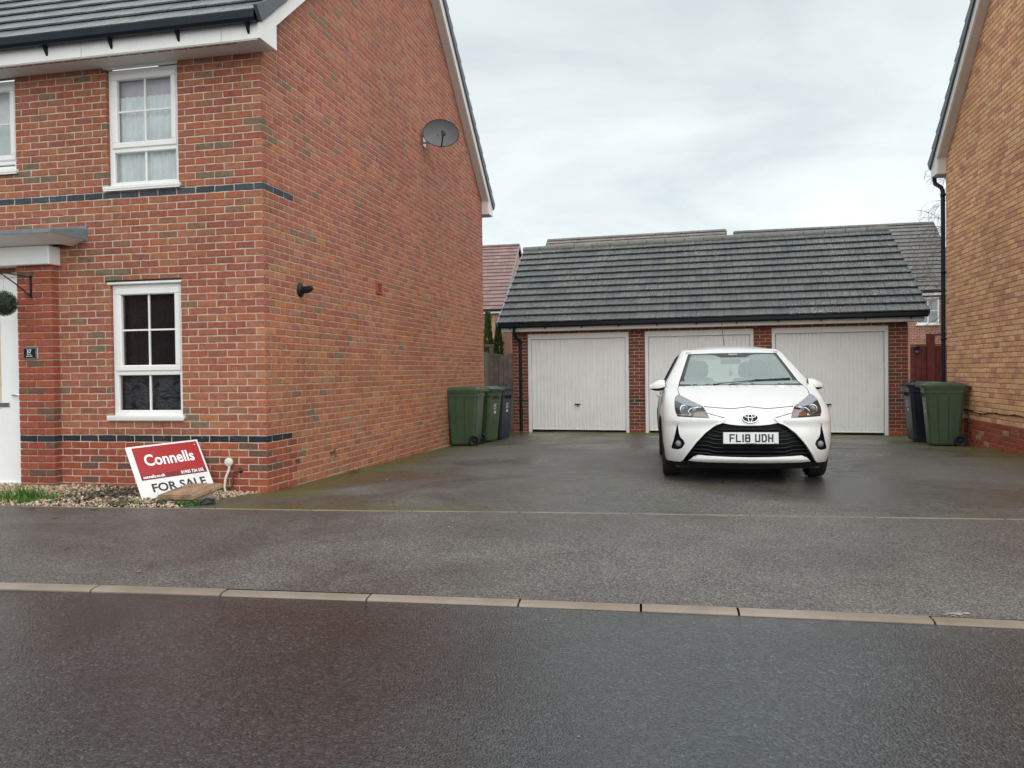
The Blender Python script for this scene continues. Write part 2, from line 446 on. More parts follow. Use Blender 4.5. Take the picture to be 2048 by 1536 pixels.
_A = np.zeros((_n + 3, _n + 3)); _A[:_n, :_n] = _phi(((_c[:, None, :2] - _c[None, :, :2]) ** 2).sum(2)) + np.eye(_n) * .4
_A[:_n, _n] = 1; _A[:_n, _n + 1:] = _c[:, :2]; _A[_n, :_n] = 1; _A[_n + 1:, :_n] = _c[:, :2].T
_w = np.linalg.solve(_A, np.concatenate([_c[:, 2], np.zeros(3)]))
def gz(x, y):
    r2 = (_c[:, 0] - x) ** 2 + (_c[:, 1] - y) ** 2
    return float((_phi(r2) * _w[:_n]).sum() + _w[_n] + _w[_n + 1] * x + _w[_n + 2] * y)
def interp(x, xs, ys):
    return float(np.interp(x, xs, ys))
EX, EY = [-14, -4.75, -2.668, 0, 3.787, 14], [9.25, 7.62, 7.311, 6.737, 6.068, 4.2]
KX, KY = [-14, -3.11, -.014, 2.48, 14], [6.8, 4.941, 4.461, 3.978, 1.5]
def eline(x): return interp(x, EX, EY)
_kp = np.polyfit([-3.11, -.014, 2.48], [4.941, 4.461, 3.978], 2)
def kline(x):
    if x < -3.11: return 4.941 + (x + 3.11) * -.14
    if x > 2.48: return 3.978 + (x - 2.48) * -.205
    return float(np.polyval(_kp, x))

# ------------------------------------------------------------------ ground
def sheet(name, poly, zf, mat, h, label, attr=None, hol=()):
    v, f = region(poly, hol, h)
    b = MB(); b.add([(x, y, zf(x, y)) for x, y in v], f, sm=True)
    o = b.build(name, mat)
    if attr:
        a = o.data.attributes.new('moss', 'FLOAT', 'POINT'); a.data.foreach_set('value', [attr(x, y) for x, y in v])
    tag(o, label, name, kind='structure')
    return o
b = MB(); b.add([(-400, -400, -.30), (400, -400, -.30), (400, 700, -.30), (-400, 700, -.30)], [(0, 1, 2, 3)])
tag(b.build('ground', 'earth'), 'wide brown ground reaching out behind the houses', 'ground', kind='structure')
xs = [-14 + i * .4 for i in range(71)]
ROADZ = .046
sheet('road', [(x, kline(x) - .090) for x in xs] + [(14, -9), (-14, -9)], lambda x, y: ROADZ - .006, 'asph_road', .6, 'wet dark asphalt road in front of the kerb')
sheet('pavement', [(x, kline(x) + .004) for x in xs] + [(x, eline(x) - .002) for x in xs[::-1]], gz, 'asph_pave', .3, 'damp asphalt pavement between kerb and driveway')
def seg_d(p, a, b):
    ax, ay = a[0], a[1]; bx, by = b[0], b[1]; t = max(0, min(1, ((p[0] - ax) * (bx - ax) + (p[1] - ay) * (by - ay)) / ((bx - ax) ** 2 + (by - ay) ** 2)))
    return math.hypot(p[0] - ax - t * (bx - ax), p[1] - ay - t * (by - ay))
def mossf(x, y):
    m = 0
    for a, bb, w, k in ((hw(0, 0), hw(0, 9.3), .55, .62), (gw(-.2, 0), gw(8.3, 0), 1.3, .62), ((RH[0], RH[1]), hw(0, -9, 0, RH), .8, .55), ((-2.6, 7.35), (-.6, 6.95), .25, .45)):
        d = seg_d((x, y), a, bb); m = max(m, k * math.exp(-(d / w) ** 2))
    return m
dl = [hw(-.12, 9.6)[:2], hw(-.12, 0.0)[:2], (-2.78, 8.15), (-2.96, 7.75), (-3.02, 7.40)]
sheet('driveway', [(-3.02, eline(-3.02) + .036)] + [(x, eline(x) + .034) for x in xs if x > -2.9] + [(14, 24), (-2.0, 24)] + dl[:-1], gz, 'asph_drive', .28,
      'asphalt driveway with green moss at its edges', mossf)
# bed of gravel in front of the house
bed = [(x, eline(x) + .034) for x in (-8, -7, -6, -5, -4.4, -3.8, -3.4, -3.06)] + [(-3.0, 7.75), (-2.82, 8.15), hw(-.05, .02)[:2], hw(-5.6, .02)[:2]]
sheet('gravel_bed', bed, lambda x, y: max(gz(x, y) - .012, min(.082, .082 - (x + 3.15) * .3)), simple('bed_soil', (.10, .075, .05), .95, .4, 6, .8, 60, dist=.02), .25, 'bare soil bed under the gravel by the house wall')

# kerb stones, each its own stone
kr = tag(empty('kerb', (0, 4.4, 0)), 'line of pale brown concrete kerb stones along the road', 'kerb', kind='structure')
def cuts():
    c = [-12.2, -11.3, -10.4, -9.5, -8.6, -7.7, -6.8, -5.9, -5.0, -4.1, -3.18]
    for px, py in ((188, 1180), (448, 1187), (737, 1199), (1041, 1210), (1287, 1219), (1486, 1230), (1881, 1248)):
        d = _F + _R * ((px - 1024) / FPX) + _U * ((768 - py) / FPX)
        c.append((CAMP + d * ((.05 - CAM_H) / d.z)).x)
    c += [c[-1] + .95 * i for i in range(1, 11)]
    return c
kc = cuts()
for i in range(len(kc) - 1):
    a, e = kc[i] + .006, kc[i + 1] - .006
    n = max(2, int((e - a) / .25)); v = []; f = []
    jz = rnd.uniform(-.003, .003); jy = rnd.uniform(-.0015, .0015)
    prof = [(0.0, -.10), (0.0, .056), (-.004, .058), (-.064, .055), (-.080, .051), (-.089, .044), (-.096, -.10)]
    for k in range(n + 1):
        x = a + (e - a) * k / n; y = kline(x) + jy; sk = .10 * rnd.uniform(.2, .5) if False else 0
        for p, z in prof: v.append((x + .16 * p, y + p, z + jz))
    m = len(prof)
    for k in range(n):
        for q in range(m - 1): f.append((k * m + q, k * m + q + 1, (k + 1) * m + q + 1, (k + 1) * m + q))
    f += [tuple(range(m)), tuple(range(n * m, n * m + m))[::-1]]
    bb = MB(); bb.add([(p[0], p[1] - 4.4, p[2]) for p in v], [q[::-1] for q in f]); bb.build('kerb_stone', 'kerb', kr)
er = tag(empty('edging', (0, 6.7, 0)), 'thin line of concrete edging between pavement and driveway', 'edging', kind='structure')
x = -9.0
while x < 11:
    l = .905; n = 4; v = []; f = []
    prof = [(0, -.12), (0, .002), (.004, .004), (.030, .004), (.034, .002), (.034, -.12)]
    for k in range(n + 1):
        xx = x + (l - .01) * k / n
        for p, z in prof: v.append((xx, eline(xx) + p - 6.7, gz(xx, eline(xx)) + z))
    m = len(prof)
    for k in range(n):
        for q in range(m - 1): f.append((k * m + q, (k + 1) * m + q, (k + 1) * m + q + 1, k * m + q + 1))
    f += [tuple(range(m)), tuple(range(n * m, n * m + m))[::-1]]
    bb = MB(); bb.add(v, f); bb.build('edging_stone', 'edging', er); x += l

# ------------------------------------------------------------------ bricks
COURSE = .075
def brick_geo(L, h, dp, rg, j=.0034):
    """face of a hand-made looking brick: x along, y into the wall, z up"""
    def J(a=j): return rg.uniform(-a, a)
    ring = [(0, 0), (L * .36, 0), (L * .68, 0), (L, 0), (L, h), (L * .66, h), (L * .33, h), (0, h)]
    o = [(x + J(), .0045, z + J()) for x, z in ring]
    cx, cz = L / 2, h / 2
    inn = [(x + (.006 if x < cx else -.006) * (1 if x in (0, L) else 0) + J(.0012), J(.0012), z + (.0055 if z < cz else -.0055) + J(.0012)) for x, z in ring]
    bk = [(x, dp, z) for x, z in ring]
    f = [tuple(range(8, 16))]
    for i in range(8):
        k = (i + 1) % 8
        f.append((i, k, 8 + k, 8 + i)); f.append((16 + i, 16 + k, k, i))
    return o + inn + bk, f
def corner_geo(L, h, dp, rg):
    b_ = MB(); b_.cbox(0, L, 0, dp, 0, h, .004)
    return [(p[0] + rg.uniform(-.0012, .0012), p[1] + rg.uniform(-.0012, .0012), p[2] + rg.uniform(-.0012, .0012)) for p in b_.v], b_.f

def lay(u0, u1, z0, nrow, opens, ph=0.0, clip=None, row0=0, corner=None):
    """stretcher bond: returns (ua, ub, z, row)"""
    out = []
    for r in range(nrow):
        z = z0 + r * COURSE; a0, a1 = u0, u1
        if clip:
            c = clip(z + .0325)
            if c is None: continue
            a0, a1 = max(a0, c[0]), min(a1, c[1])
        if a1 - a0 < .05: continue
        iv = [(a0, a1)]
        for (p, q, s, t) in opens:
            if z + .055 > s and z + .01 < t:
                nv = []
                for a, e in iv:
                    if q <= a or p >= e: nv.append((a, e)); continue
                    if p > a: nv.append((a, p))
                    if q < e: nv.append((q, e))
                iv = nv
        for a, e in iv:
            o = ph + (0 if (r + row0) % 2 == 0 else .1125)
            k = math.floor((a - o) / .225)
            x = o + k * .225
            while x < e - .02:
                s_, t_ = max(x, a + (.0 if a == a0 else .0)), min(x + .215, e)
                if t_ - s_ > .03: out.append((s_, t_, z, r + row0))
                x += .225
    return out

def put_bricks(root, wall_parent, items, mat, nind, name='brick'):
    """items: (M4 wall frame, ua, ub, z, colour, depth, corner?) -> nearest ones single objects, the rest one joined part"""
    R = root.matrix_world
    key = []
    for i, it in enumerate(items):
        M, ua, ub, z = it[0], it[1], it[2], it[3]
        w = R @ (M @ Vector(((ua + ub) / 2, 0, z)))
        d = w - CAMP; dep = d.dot(_F)
        px = d.dot(_R) / max(dep, .1) * FPX + 1024; py = 768 - d.dot(_U) / max(dep, .1) * FPX
        vis = -20 < px < 2068 and -20 < py < 1556
        n = (R.to_3x3() @ (M.to_3x3() @ Vector((0, -1, 0))))
        face = max(0.0, -n.dot(d.normalized()))
        key.append((0 if vis else 1, -(ub - ua) * face / dep ** 2, i))
    order = [k[2] for k in sorted(key)]
    cache = {}; rg = random.Random(3)
    for i in order[:nind]:
        M, ua, ub, z, c, dp, cn = items[i]
        kk = (round(ub - ua, 3), c, cn, rg.randrange(3))
        if kk not in cache:
            v, f = (corner_geo if cn else brick_geo)(ub - ua, .065, dp, rg)
            q = MB(); q.add(v, f, col=c); cache[kk] = q.mesh(name, mat)
        mk(name, cache[kk], wall_parent, M @ T(ua, 0, z))
    q = MB()
    for i in order[nind:]:
        M, ua, ub, z, c, dp, cn = items[i]
        v, f = (corner_geo if cn else brick_geo)(ub - ua, .065, dp, rg)
        q.add(v, f, col=c, M=M @ T(ua, 0, z))
    if q.f: tag(q.build('brickwork', mat, wall_parent), kind='stuff')

def mortar_wall(name, parent, M, u0, u1, z0, z1, opens, mat, deep=.12, gable=None, back=.0048):
    """mortar face just behind the brick faces, with reveals round the openings; y into the wall"""
    us = sorted(set([u0, u1] + [o[0] for o in opens] + [o[1] for o in opens])); zs = sorted(set([z0, z1] + [o[2] for o in opens] + [o[3] for o in opens]))
    us = [u for u in us if u0 <= u <= u1]; zs = [z for z in zs if z0 <= z <= z1]
    b = MB(); y = back
    for i in range(len(us) - 1):
        for j in range(len(zs) - 1):
            cu, cz = (us[i] + us[i + 1]) / 2, (zs[j] + zs[j + 1]) / 2
            if any(o[0] < cu < o[1] and o[2] < cz < o[3] for o in opens): continue
            b.add([(us[i], y, zs[j]), (us[i + 1], y, zs[j]), (us[i + 1], y, zs[j + 1]), (us[i], y, zs[j + 1])], [(0, 1, 2, 3)])
    for p, q, s, t in [(o[0] - .004, o[1] + .004, o[2] - .004, o[3] + .004) for o in opens]:
        for a, e in (((p, s), (q, s)), ((q, s), (q, t)), ((q, t), (p, t)), ((p, t), (p, s))):
            b.add([(a[0], y, a[1]), (e[0], y, e[1]), (e[0], deep, e[1]), (a[0], deep, a[1])], [(0, 1, 2, 3)])
    if gable:
        b.add([(u, y, z) for u, z in gable], [tuple(range(len(gable)))])
    b2 = MB(); b2.add(b.v, b.f, M=M)
    return b2.build(name, mat, parent)

# ------------------------------------------------------------------ roof tiles
def tile_mesh(tw, ln, col, mat, rg, mock=True):
    q = MB(); add_tile(q, tw, ln, col, None, rg, mock); return q.mesh('tile', mat)
TH = [1.0]
def add_tile(q, tw, ln, col, M, rg, mock=True):
    k_ = TH[0]; t0, b0, t1, b1 = .058 * k_, .030 * k_, .002, -.016
    parts = ((.002, tw / 2 - .003), (tw / 2 + .003, tw - .002)) if mock else ((.002, tw - .002),)
    for x0, x1 in parts:
        d = rg.uniform(-.004, .004); e = rg.uniform(-.0015, .0015)
        v = [(x0, d, b0), (x1, d, b0), (x1, ln, b1), (x0, ln, b1), (x0, d, t0 + e), (x1, d, t0 + e), (x1, ln, t1), (x0, ln, t1)]
        q.add(v, [(0, 3, 2, 1), (4, 5, 6, 7), (0, 1, 5, 4), (1, 2, 6, 5), (3, 0, 4, 7)], col=col, M=M)
def roof_slope(root, parent, O, U, V, ulen, nrow, gauge, tw, pal, mat, nind, shear=0.0, seed=1, mock=True, umin=None):
    rg = random.Random(seed)
    O = Vector(O); U = Vector(U).normalized(); V = Vector(V).normalized(); N = U.cross(V).normalized()
    items = []
    for r in range(nrow):
        off = 0 if r % 2 == 0 else -tw / 2
        x = off
        while x < ulen - .02:
            a, e = max(0, x), min(ulen, x + tw)
            if e - a > .03: items.append((a, e, r, pal[rg.randrange(len(pal))]))
            x += tw
    R = root.matrix_world; key = []
    for i, (a, e, r, c) in enumerate(items):
        w = R @ (O + U * ((a + e) / 2 + shear * r) + V * (r * gauge)); d = w - CAMP; dep = d.dot(_F)
        px = d.dot(_R) / max(dep, .1) * FPX + 1024; py = 768 - d.dot(_U) / max(dep, .1) * FPX
        key.append((0 if (-30 < px < 2078 and -30 < py < 1560) else 1, dep, i))
    order = [k[2] for k in sorted(key)]
    cache = {}
    for i in order[:nind]:
        a, e, r, c = items[i]; k = (round(e - a, 3), c, rg.randrange(3))
        if k not in cache: cache[k] = tile_mesh(e - a, gauge + .06, c, mat, rg, mock and e - a > .2)
        mk('tile', cache[k], parent, basis(O + U * (a + shear * r) + V * (r * gauge), U, V, N))
    q = MB()
    for i in order[nind:]:
        a, e, r, c = items[i]
        add_tile(q, e - a, gauge + .06, c, basis(O + U * (a + shear * r) + V * (r * gauge), U, V, N), rg, mock and e - a > .2)
    if q.f: tag(q.build('tiling', mat, parent), kind='stuff')
    # felt / battens deck under the tiles
    top = nrow * gauge + .03; sh = shear * (top / gauge)
    d = MB(); d.add([O - N * .02, O + U * ulen - N * .02, O + U * (ulen + sh) + V * top - N * .02, O + U * sh + V * top - N * .02], [(0, 1, 2, 3)])
    d.build('roof_deck', 'black_plastic', parent)

def ridge_run(parent, A, Bv, seg, rr, mat, col, name='ridge_tile', seed=2):
    rg = random.Random(seed); A = Vector(A); Bv = Vector(Bv); L = (Bv - A).length; U = (Bv - A).normalized(); n = max(1, round(L / seg)); s = L / n
    for i in range(n):
        q = MB(); pts = []; m = 8; z = rg.uniform(-.004, .004)
        W = Vector((0, 0, 1)); S = U.cross(W).normalized(); W2 = S.cross(U)
        for e in (0, 1):
            for rad_, in ((rr,),):
                for k in range(m + 1):
                    w = math.pi * (k / m) * 1.1 - .05 * math.pi
                    pts.append(A + U * (s * (i + e) - (.006 if e else -.006)) + S * math.cos(w) * rad_ + W2 * (math.sin(w) * rad_ * .85 + z))
        f = [(k, k + 1, m + 2 + k, m + 1 + k) for k in range(m)] + [tuple(range(m + 1)), tuple(range(m + 1, 2 * m + 2))[::-1]]
        kf = rg.uniform(.88, 1.12); c = tuple(x * kf for x in col)
        q.add(pts, f, col=c, sm=False); q.build(name, mat, parent)

# ------------------------------------------------------------------ windows
def frame_ring(b, x0, x1, z0, z1, w, y0, y1, ch=.006):
    b.box(x0, x1, y0, y1, z0, z0 + w, ch=ch); b.box(x0, x1, y0, y1, z1 - w, z1, ch=ch)
    b.box(x0, x0 + w, y0 + .0015, y1, z0 + w - .004, z1 - w + .004, ch=ch); b.box(x1 - w, x1, y0 + .0015, y1, z0 + w - .004, z1 - w + .004, ch=ch)
def window(parent, x0, x1, z0, z1, yd, tz, drip=False, label=None, inside='dark'):
    b = MB(); frame_ring(b, x0, x1, z0, z1, .058, yd, yd + .07)
    b.box(x0 + .05, x1 - .05, yd + .001, yd + .07, tz - .026, tz + .026, ch=.006)
    w = b.build('window', 'upvc', parent)
    if label: w['label'] = label
    b = MB(); frame_ring(b, x0 + .040, x1 - .040, tz + .018, z1 - .045, .066, yd - .014, yd + .05, .010); b.build('sash', 'upvc', w)
    gx0, gx1 = x0 + .106, x1 - .106; gz0, gz1 = tz + .084, z1 - .111
    xm = (gx0 + gx1) / 2; zm = (gz0 + gz1) / 2
    lx0, lx1, lz0, lz1 = x0 + .058, x1 - .058, z0 + .058, tz - .026
    b = MB(); b.add([(gx0, yd + .03, gz0), (gx1, yd + .03, gz0), (gx1, yd + .03, gz1), (gx0, yd + .03, gz1)], [(0, 1, 2, 3)]); b.build('pane', 'glass', w)
    b = MB(); b.add([(lx0, yd + .034, lz0), (lx1, yd + .034, lz0), (lx1, yd + .034, lz1), (lx0, yd + .034, lz1)], [(0, 1, 2, 3)]); b.build('pane', 'glass', w)
    for (a, c, d, e) in ((xm - .009, xm + .009, gz0, gz1), (gx0, gx1, zm - .009, zm + .009), ((lx0 + lx1) / 2 - .009, (lx0 + lx1) / 2 + .009, lz0, lz1)):
        b = MB(); b.box(a, c, yd + .018 + (.002 if c - a > .1 else 0), yd + .040, d, e); b.build('glazing_bar', 'upvc', w)
    b = MB(); b.box(x0 - .035, x1 + .03, yd - .085, yd + .01, z0 - .034, z0 + .004, ch=.006); b.box(x0 - .03, x1 + .025, yd - .08, yd - .06, z0 - .048, z0 - .03); b.build('sill', 'upvc', w)
    if drip:
        b = MB(); b.box(x0 - .03, x1 + .01, yd - .05, yd + .03, z1, z1 + .03, ch=.006); b.build('head_drip', 'upvc', w)
        b = MB(); b.box(x0 - .035, x1 + .01, yd - .055, yd + .03, z1 + .031, z1 + .046); b.build('lintel_lip', 'black_plastic', w)
    # room behind
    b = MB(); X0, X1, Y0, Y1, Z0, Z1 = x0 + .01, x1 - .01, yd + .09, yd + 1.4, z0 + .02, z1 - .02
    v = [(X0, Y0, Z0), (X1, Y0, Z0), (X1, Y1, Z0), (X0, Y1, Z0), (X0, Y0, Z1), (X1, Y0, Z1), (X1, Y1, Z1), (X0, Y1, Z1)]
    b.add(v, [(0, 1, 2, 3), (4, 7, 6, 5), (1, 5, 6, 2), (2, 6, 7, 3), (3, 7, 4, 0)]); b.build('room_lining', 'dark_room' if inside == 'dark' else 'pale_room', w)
    return w
def curtain(parent, x0, x1, z0, z1, y, mat, waves=9, amp=.018, name='curtain'):
    n = waves * 8; v = []; f = []
    for i in range(n + 1):
        x = x0 + (x1 - x0) * i / n; yy = y + amp * math.sin(i / 8 * 2 * math.pi) + amp * .5 * math.sin(i * .37)
        v += [(x, yy, z0), (x, yy * 1.0, z1)]
    for i in range(n): f.append((2 * i, 2 * i + 2, 2 * i + 3, 2 * i + 1))
    b = MB(); b.add(v, f, sm=True); return b.build(name, mat, parent)

MAT['pale_room'] = simple('pale_room', (.72, .62, .66), .9)
def lace_mat():
    m, nt, b, out = new_mat('lace_curtain')
    P = pos(nt, 'obj')
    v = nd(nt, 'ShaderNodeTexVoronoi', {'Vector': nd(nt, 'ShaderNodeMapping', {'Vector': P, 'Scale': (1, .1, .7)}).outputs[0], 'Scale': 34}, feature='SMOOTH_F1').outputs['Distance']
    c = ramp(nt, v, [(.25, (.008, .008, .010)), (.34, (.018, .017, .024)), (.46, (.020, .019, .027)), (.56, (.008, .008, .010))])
    nt.links.new(c, b.inputs['Base Color']); b.inputs['Roughness'].default_value = .9
    return m
MAT['lace'] = lace_mat()
def print_mat():
    m, nt, b, out = new_mat('printed_cloth')
    P = pos(nt, 'obj')
    n = noise(nt, nd(nt, 'ShaderNodeMapping', {'Vector': P, 'Scale': (1, 1, 2.6), 'Rotation': (0, rad(8), 0)}).outputs[0], 4.2, 3, .5, 1.6)
    c = ramp(nt, n, [(.42, (.008, .010, .015)), (.50, (.11, .125, .15)), (.53, (.016, .018, .026)), (.60, (.15, .165, .19)), (.64, (.010, .012, .017))])
    nt.links.new(c, b.inputs['Base Color']); b.inputs['Roughness'].default_value = .6
    return m
MAT['print'] = print_mat()

# ------------------------------------------------------------------ eaves and verge trim of a gabled house
def gable_roof(root, sx, y0, y1, xin, zs, tanp, pal, tmat, nind, seed, front_only=False):
    """sx: outward side of the gable (+1/-1); roof over y0..y1, running xin metres inward"""
    c = math.sqrt(1 + tanp * tanp); ym = (y0 + y1) / 2; o = .16
    xa, xb = (-xin, o) if sx > 0 else (-o, xin)
    roof = empty('roof', (0, 0, 0), parent=root)
    eave = zs + .235
    rows = int(((ym - (y0 - .36)) * c) / .33)
    g = ((ym - (y0 - .36)) * c - .05) / rows
    roof_slope(root, roof, (xa, y0 - .36, eave), (1, 0, 0), (0, 1, tanp), xb - xa, rows, g, .30, pal, tmat, nind, seed=seed)
    roof_slope(root, roof, (xb, y1 + .36, eave), (-1, 0, 0), (0, -1, tanp), xb - xa, rows, g, .30, pal, tmat, 0, seed=seed + 1)
    zr = eave + (ym - y0 + .36) * tanp
    ridge_run(roof, (xa, ym, zr - .02), (xb, ym, zr - .02), .45, .13, tmat, pal[0], seed=seed)
    # white barge board: one outline in (y, z)
    top = lambda y: eave - .045 + (min(y, 2 * ym - y) - (y0 - .36)) * tanp
    lo = lambda y: zs + .26 + (min(y, 2 * ym - y) - (y0 + .04)) * tanp
    pl = [(y0 - .305, zs), (y0 + .035, zs), (y0 + .035, lo(y0 + .035)), (ym, lo(ym)), (y1 - .035, lo(y1 - .035)), (y1 - .035, zs), (y1 + .305, zs), (y1 + .305, top(y1 + .305)), (ym, top(ym)), (y0 - .305, top(y0 - .305))]
    b = MB(); M = basis((sx * (o - .03), 0, 0), (0, 1, 0), (0, 0, 1), (1, 0, 0))
    if sx < 0: M = basis((sx * (o), 0, 0), (0, 1, 0), (0, 0, 1), (1, 0, 0))
    b.prism(pl, .03, M=M); b.build('bargeboard', 'upvc', root)
    b = MB()
    for ya, yb in ((y0 + .03, ym), (ym, y1 - .03)):
        x0, x1 = (.002, o - .028) if sx > 0 else (-o + .028, -.002)
        za, zb = lo(ya) + .012, lo(yb) + .012
        b.add([(x0, ya, za), (x1, ya, za), (x1, yb, zb), (x0, yb, zb)], [(0, 1, 2, 3)])
    xq0, xq1 = (.002, o - .029) if sx > 0 else (-o + .029, -.002)
    for yq in (y0 + .033, y1 - .037): b.box(xq0, xq1, yq, yq + .004, zs, lo(yq) + .02)
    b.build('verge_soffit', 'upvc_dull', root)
    # eaves: fascia, soffit, gutter, brackets for both eaves
    for yy, s in ((y0, -1), (y1, 1)):
        x0, x1 = (xa, o - .032) if sx > 0 else (-o + .032, xb)
        b = MB(); ya, yb = sorted((yy + s * .28, yy + s * .30)); b.box(x0, x1, ya, yb, zs + .001, zs + .21); fa = b.build('fascia', 'upvc', root)
        if s < 0:
            xx = x1 - .4
            while xx > x0:
                b = MB(); b.box(xx, xx + .012, ya - .003, ya, zs + .004, zs + .2); b.build('fascia_joint', 'upvc_dull', fa); xx -= 1.83 if xx < x1 - 1 else 1.62
        b = MB(); ya, yb = sorted((yy, yy + s * .29)); ya2 = yy if s > 0 else ya
        b.box(x0, x1, ya - .004 if s < 0 else ya, yb, zs - .010, zs + .0005)
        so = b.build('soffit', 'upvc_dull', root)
        if s < 0:
            xx = x1 - .25
            while xx > x0:
                b = MB(); b.box(xx - .16, xx, yy - .262, yy - .252, zs - .013, zs - .0095); b.build('vent_slot', 'black_plastic', so); xx -= .185
        prof = [(-.055, .06), (-.06, -.01), (-.03, -.055), (.03, -.055), (.05, -.02), (.05, .06), (.042, .06), (.042, -.015), (.024, -.045), (-.026, -.045), (-.05, -.008), (-.047, .06)]
        b = MB(); yc = yy + s * .355; zc = zs + .185
        Mg = basis((x0 - .02, yc, zc), (0, 1 if s > 0 else -1, 0), (0, 0, 1), (1, 0, 0))
        q = [(p * .9, z * .88 + .004) for p, z in prof]
        b.prism(q if s > 0 else q, x1 - x0 + .04, M=Mg); gt = b.build('gutter', 'gutter', root)
        xx = x1 - .09
        while xx > x0 and s < 0:
            b = MB(); b.add([(xx - .012, yy - .302, zs + .16), (xx + .012, yy - .302, zs + .16), (xx + .012, yy - .302, zs + .05), (xx - .012, yy - .302, zs + .05), (xx - .012, yy - .37, zs + .155), (xx + .012, yy - .37, zs + .155)],
                            [(0, 3, 4), (1, 5, 2), (3, 2, 5, 4), (0, 4, 5, 1)]); b.build('gutter_bracket', 'gutter', gt); xx -= .78
    # stepped verge caps
    xs0, xs1 = ((o - .01, o + .032) if sx > 0 else (-o - .032, -o + .01))
    for (ye, s) in ((y0 - .36, 1), (y1 + .36, -1)):
        for r in range(rows):
            V = Vector((0, s / c, tanp / c)); N = Vector((0, -s * tanp / c, 1 / c))
            P0 = Vector((0, ye, eave)) + V * (r * g - .015)
            M = basis(P0, Vector((1, 0, 0)), V, Vector((1, 0, 0)).cross(V) if s > 0 else -Vector((1, 0, 0)).cross(V))
            q = MB()
            z0_, z1_ = -.095, .070
            pts = []
            for xq in (xs0, xs1):
                pts += [M @ Vector((xq, 0, z0_)), M @ Vector((xq, g + .004, z0_ - .006)), M @ Vector((xq, g + .004, z1_ - .044)), M @ Vector((xq, 0, z1_))]
            q.add(pts, [(0, 1, 2, 3), (4, 7, 6, 5), (0, 3, 7, 4), (1, 5, 6, 2), (3, 2, 6, 7), (0, 4, 5, 1)])
            q.build('verge_cap', 'verge', roof)
    return roof, lo

# ------------------------------------------------------------------ the red brick house
PAL_TOP = [(.35, .115, .075), (.32, .10, .07), (.38, .13, .08), (.33, .12, .085), (.29, .105, .075), (.36, .145, .09), (.30, .10, .07), (.37, .12, .08), (.30, .13, .085),
           (.33, .105, .072), (.40, .15, .085), (.36, .125, .08), (.34, .11, .075), (.38, .14, .085), (.31, .11, .08), (.35, .13, .08), (.30, .10, .075), (.36, .15, .09), (.37, .16, .10), (.33, .125, .085), (.34, .12, .08), (.205, .145, .10), (.26, .14, .09)]
PAL_LOW = [(.33, .085, .055), (.31, .078, .05), (.35, .095, .06), (.30, .075, .052), (.34, .09, .055), (.27, .072, .05), (.36, .10, .06), (.165, .085, .07)]
BLUE = [(.058, .070, .088), (.050, .060, .078), (.066, .080, .098)]
BLUE_LOW = [(.026, .029, .036), (.032, .036, .044), (.022, .025, .032)]
PAL_TOP = [(q[0] * .97, q[1] * .98, q[2] * .90) if q[0] > .27 else (q[0] * .95, q[1] * .92, q[2] * .92) for q in PAL_TOP]; PAL_LOW = [(q[0], q[1], q[2] * .9) for q in PAL_LOW]
TH[0] = .62
house = empty('brick_house', (-2.545, 8.50, 0), -PH)
tag(house, 'red brick house with white windows, grey tiled roof and tall side gable', 'house')
bpy.context.view_layer.update()
DEP = 9.18; TAN = math.tan(rad(39.5)); ZS = 4.630
HPAL = [(.16, .172, .185), (.18, .19, .20), (.145, .158, .17), (.19, .20, .205)]
roofh, lo_h = gable_roof(house, 1, 0.0, DEP, 5.8, ZS, TAN, HPAL, 'tile_house', 110, 11)
FM = Matrix.Identity(4)                                            # facade frame: u = x, into wall = +y
GM = basis((0, 0, 0), (0, 1, 0), (-1, 0, 0), (0, 0, 1))            # gable frame: u = y, into wall = -x
z_base = .665 - COURSE * 9
opens_f = [(-1.842, -.978, .868, 2.31), (-1.842, -.978, 3.335, 4.64), (-3.93, -2.998, 3.60, 4.64), (-3.93, -2.93, .06, 2.46)]
wall_f = mortar_wall('wall', house, FM, -5.6, -.010, z_base - .3, ZS + .05, opens_f, 'mortar')
zr_ = lo_h(DEP / 2) + .1
gpoly = [(0.0 + .01, ZS + .05), (DEP, ZS + .05), (DEP, lo_h(DEP) + .06), (DEP / 2, zr_), (.01, lo_h(0) + .06)]
wall_g = mortar_wall('wall', house, GM, .010, DEP, z_base - .3, ZS + .05, [], 'mortar_gable', gable=gpoly)
rg = random.Random(21)
items = []
nrows = int((ZS - z_base) / COURSE) + 1
def hcol(z, side, u):
    k = round((z - z_base) / COURSE)
    if k == 8 and not (side and u > .45): return BLUE_LOW[rg.randrange(3)]
    if k == 43 and not (side and u > .45): return BLUE[rg.randrange(3)]
    if k < 8 and not (side and u > .45): return PAL_LOW[rg.randrange(len(PAL_LOW))]
    q = PAL_TOP[rg.randrange(len(PAL_TOP))]
    if side and q[0] < .27 and rg.random() < .45: q = PAL_TOP[0]
    elif side and q[0] < .27: q = (round(q[0] * 1.2, 3), round(q[1] * 1.15, 3), round(q[2] * 1.1, 3))
    if side and q[0] > .27:                     # different batches of brick up the gable
        m_ = max(0, min(1, (z - 1.6 + .5 * math.sin(u * .8)) / 2.2)); j_ = rg.randrange(2) * .04
        lo_, hi_ = (1.20, 1.30, 1.14), (1.16, 1.20, 1.32)
        k_ = 0 if rg.random() > m_ else 1
        c_ = (lo_, hi_)[k_]; q = (round(q[0] * c_[0], 3), round(q[1] * c_[1], 3), round(q[2] * c_[2], 3))
    return q
wf = []
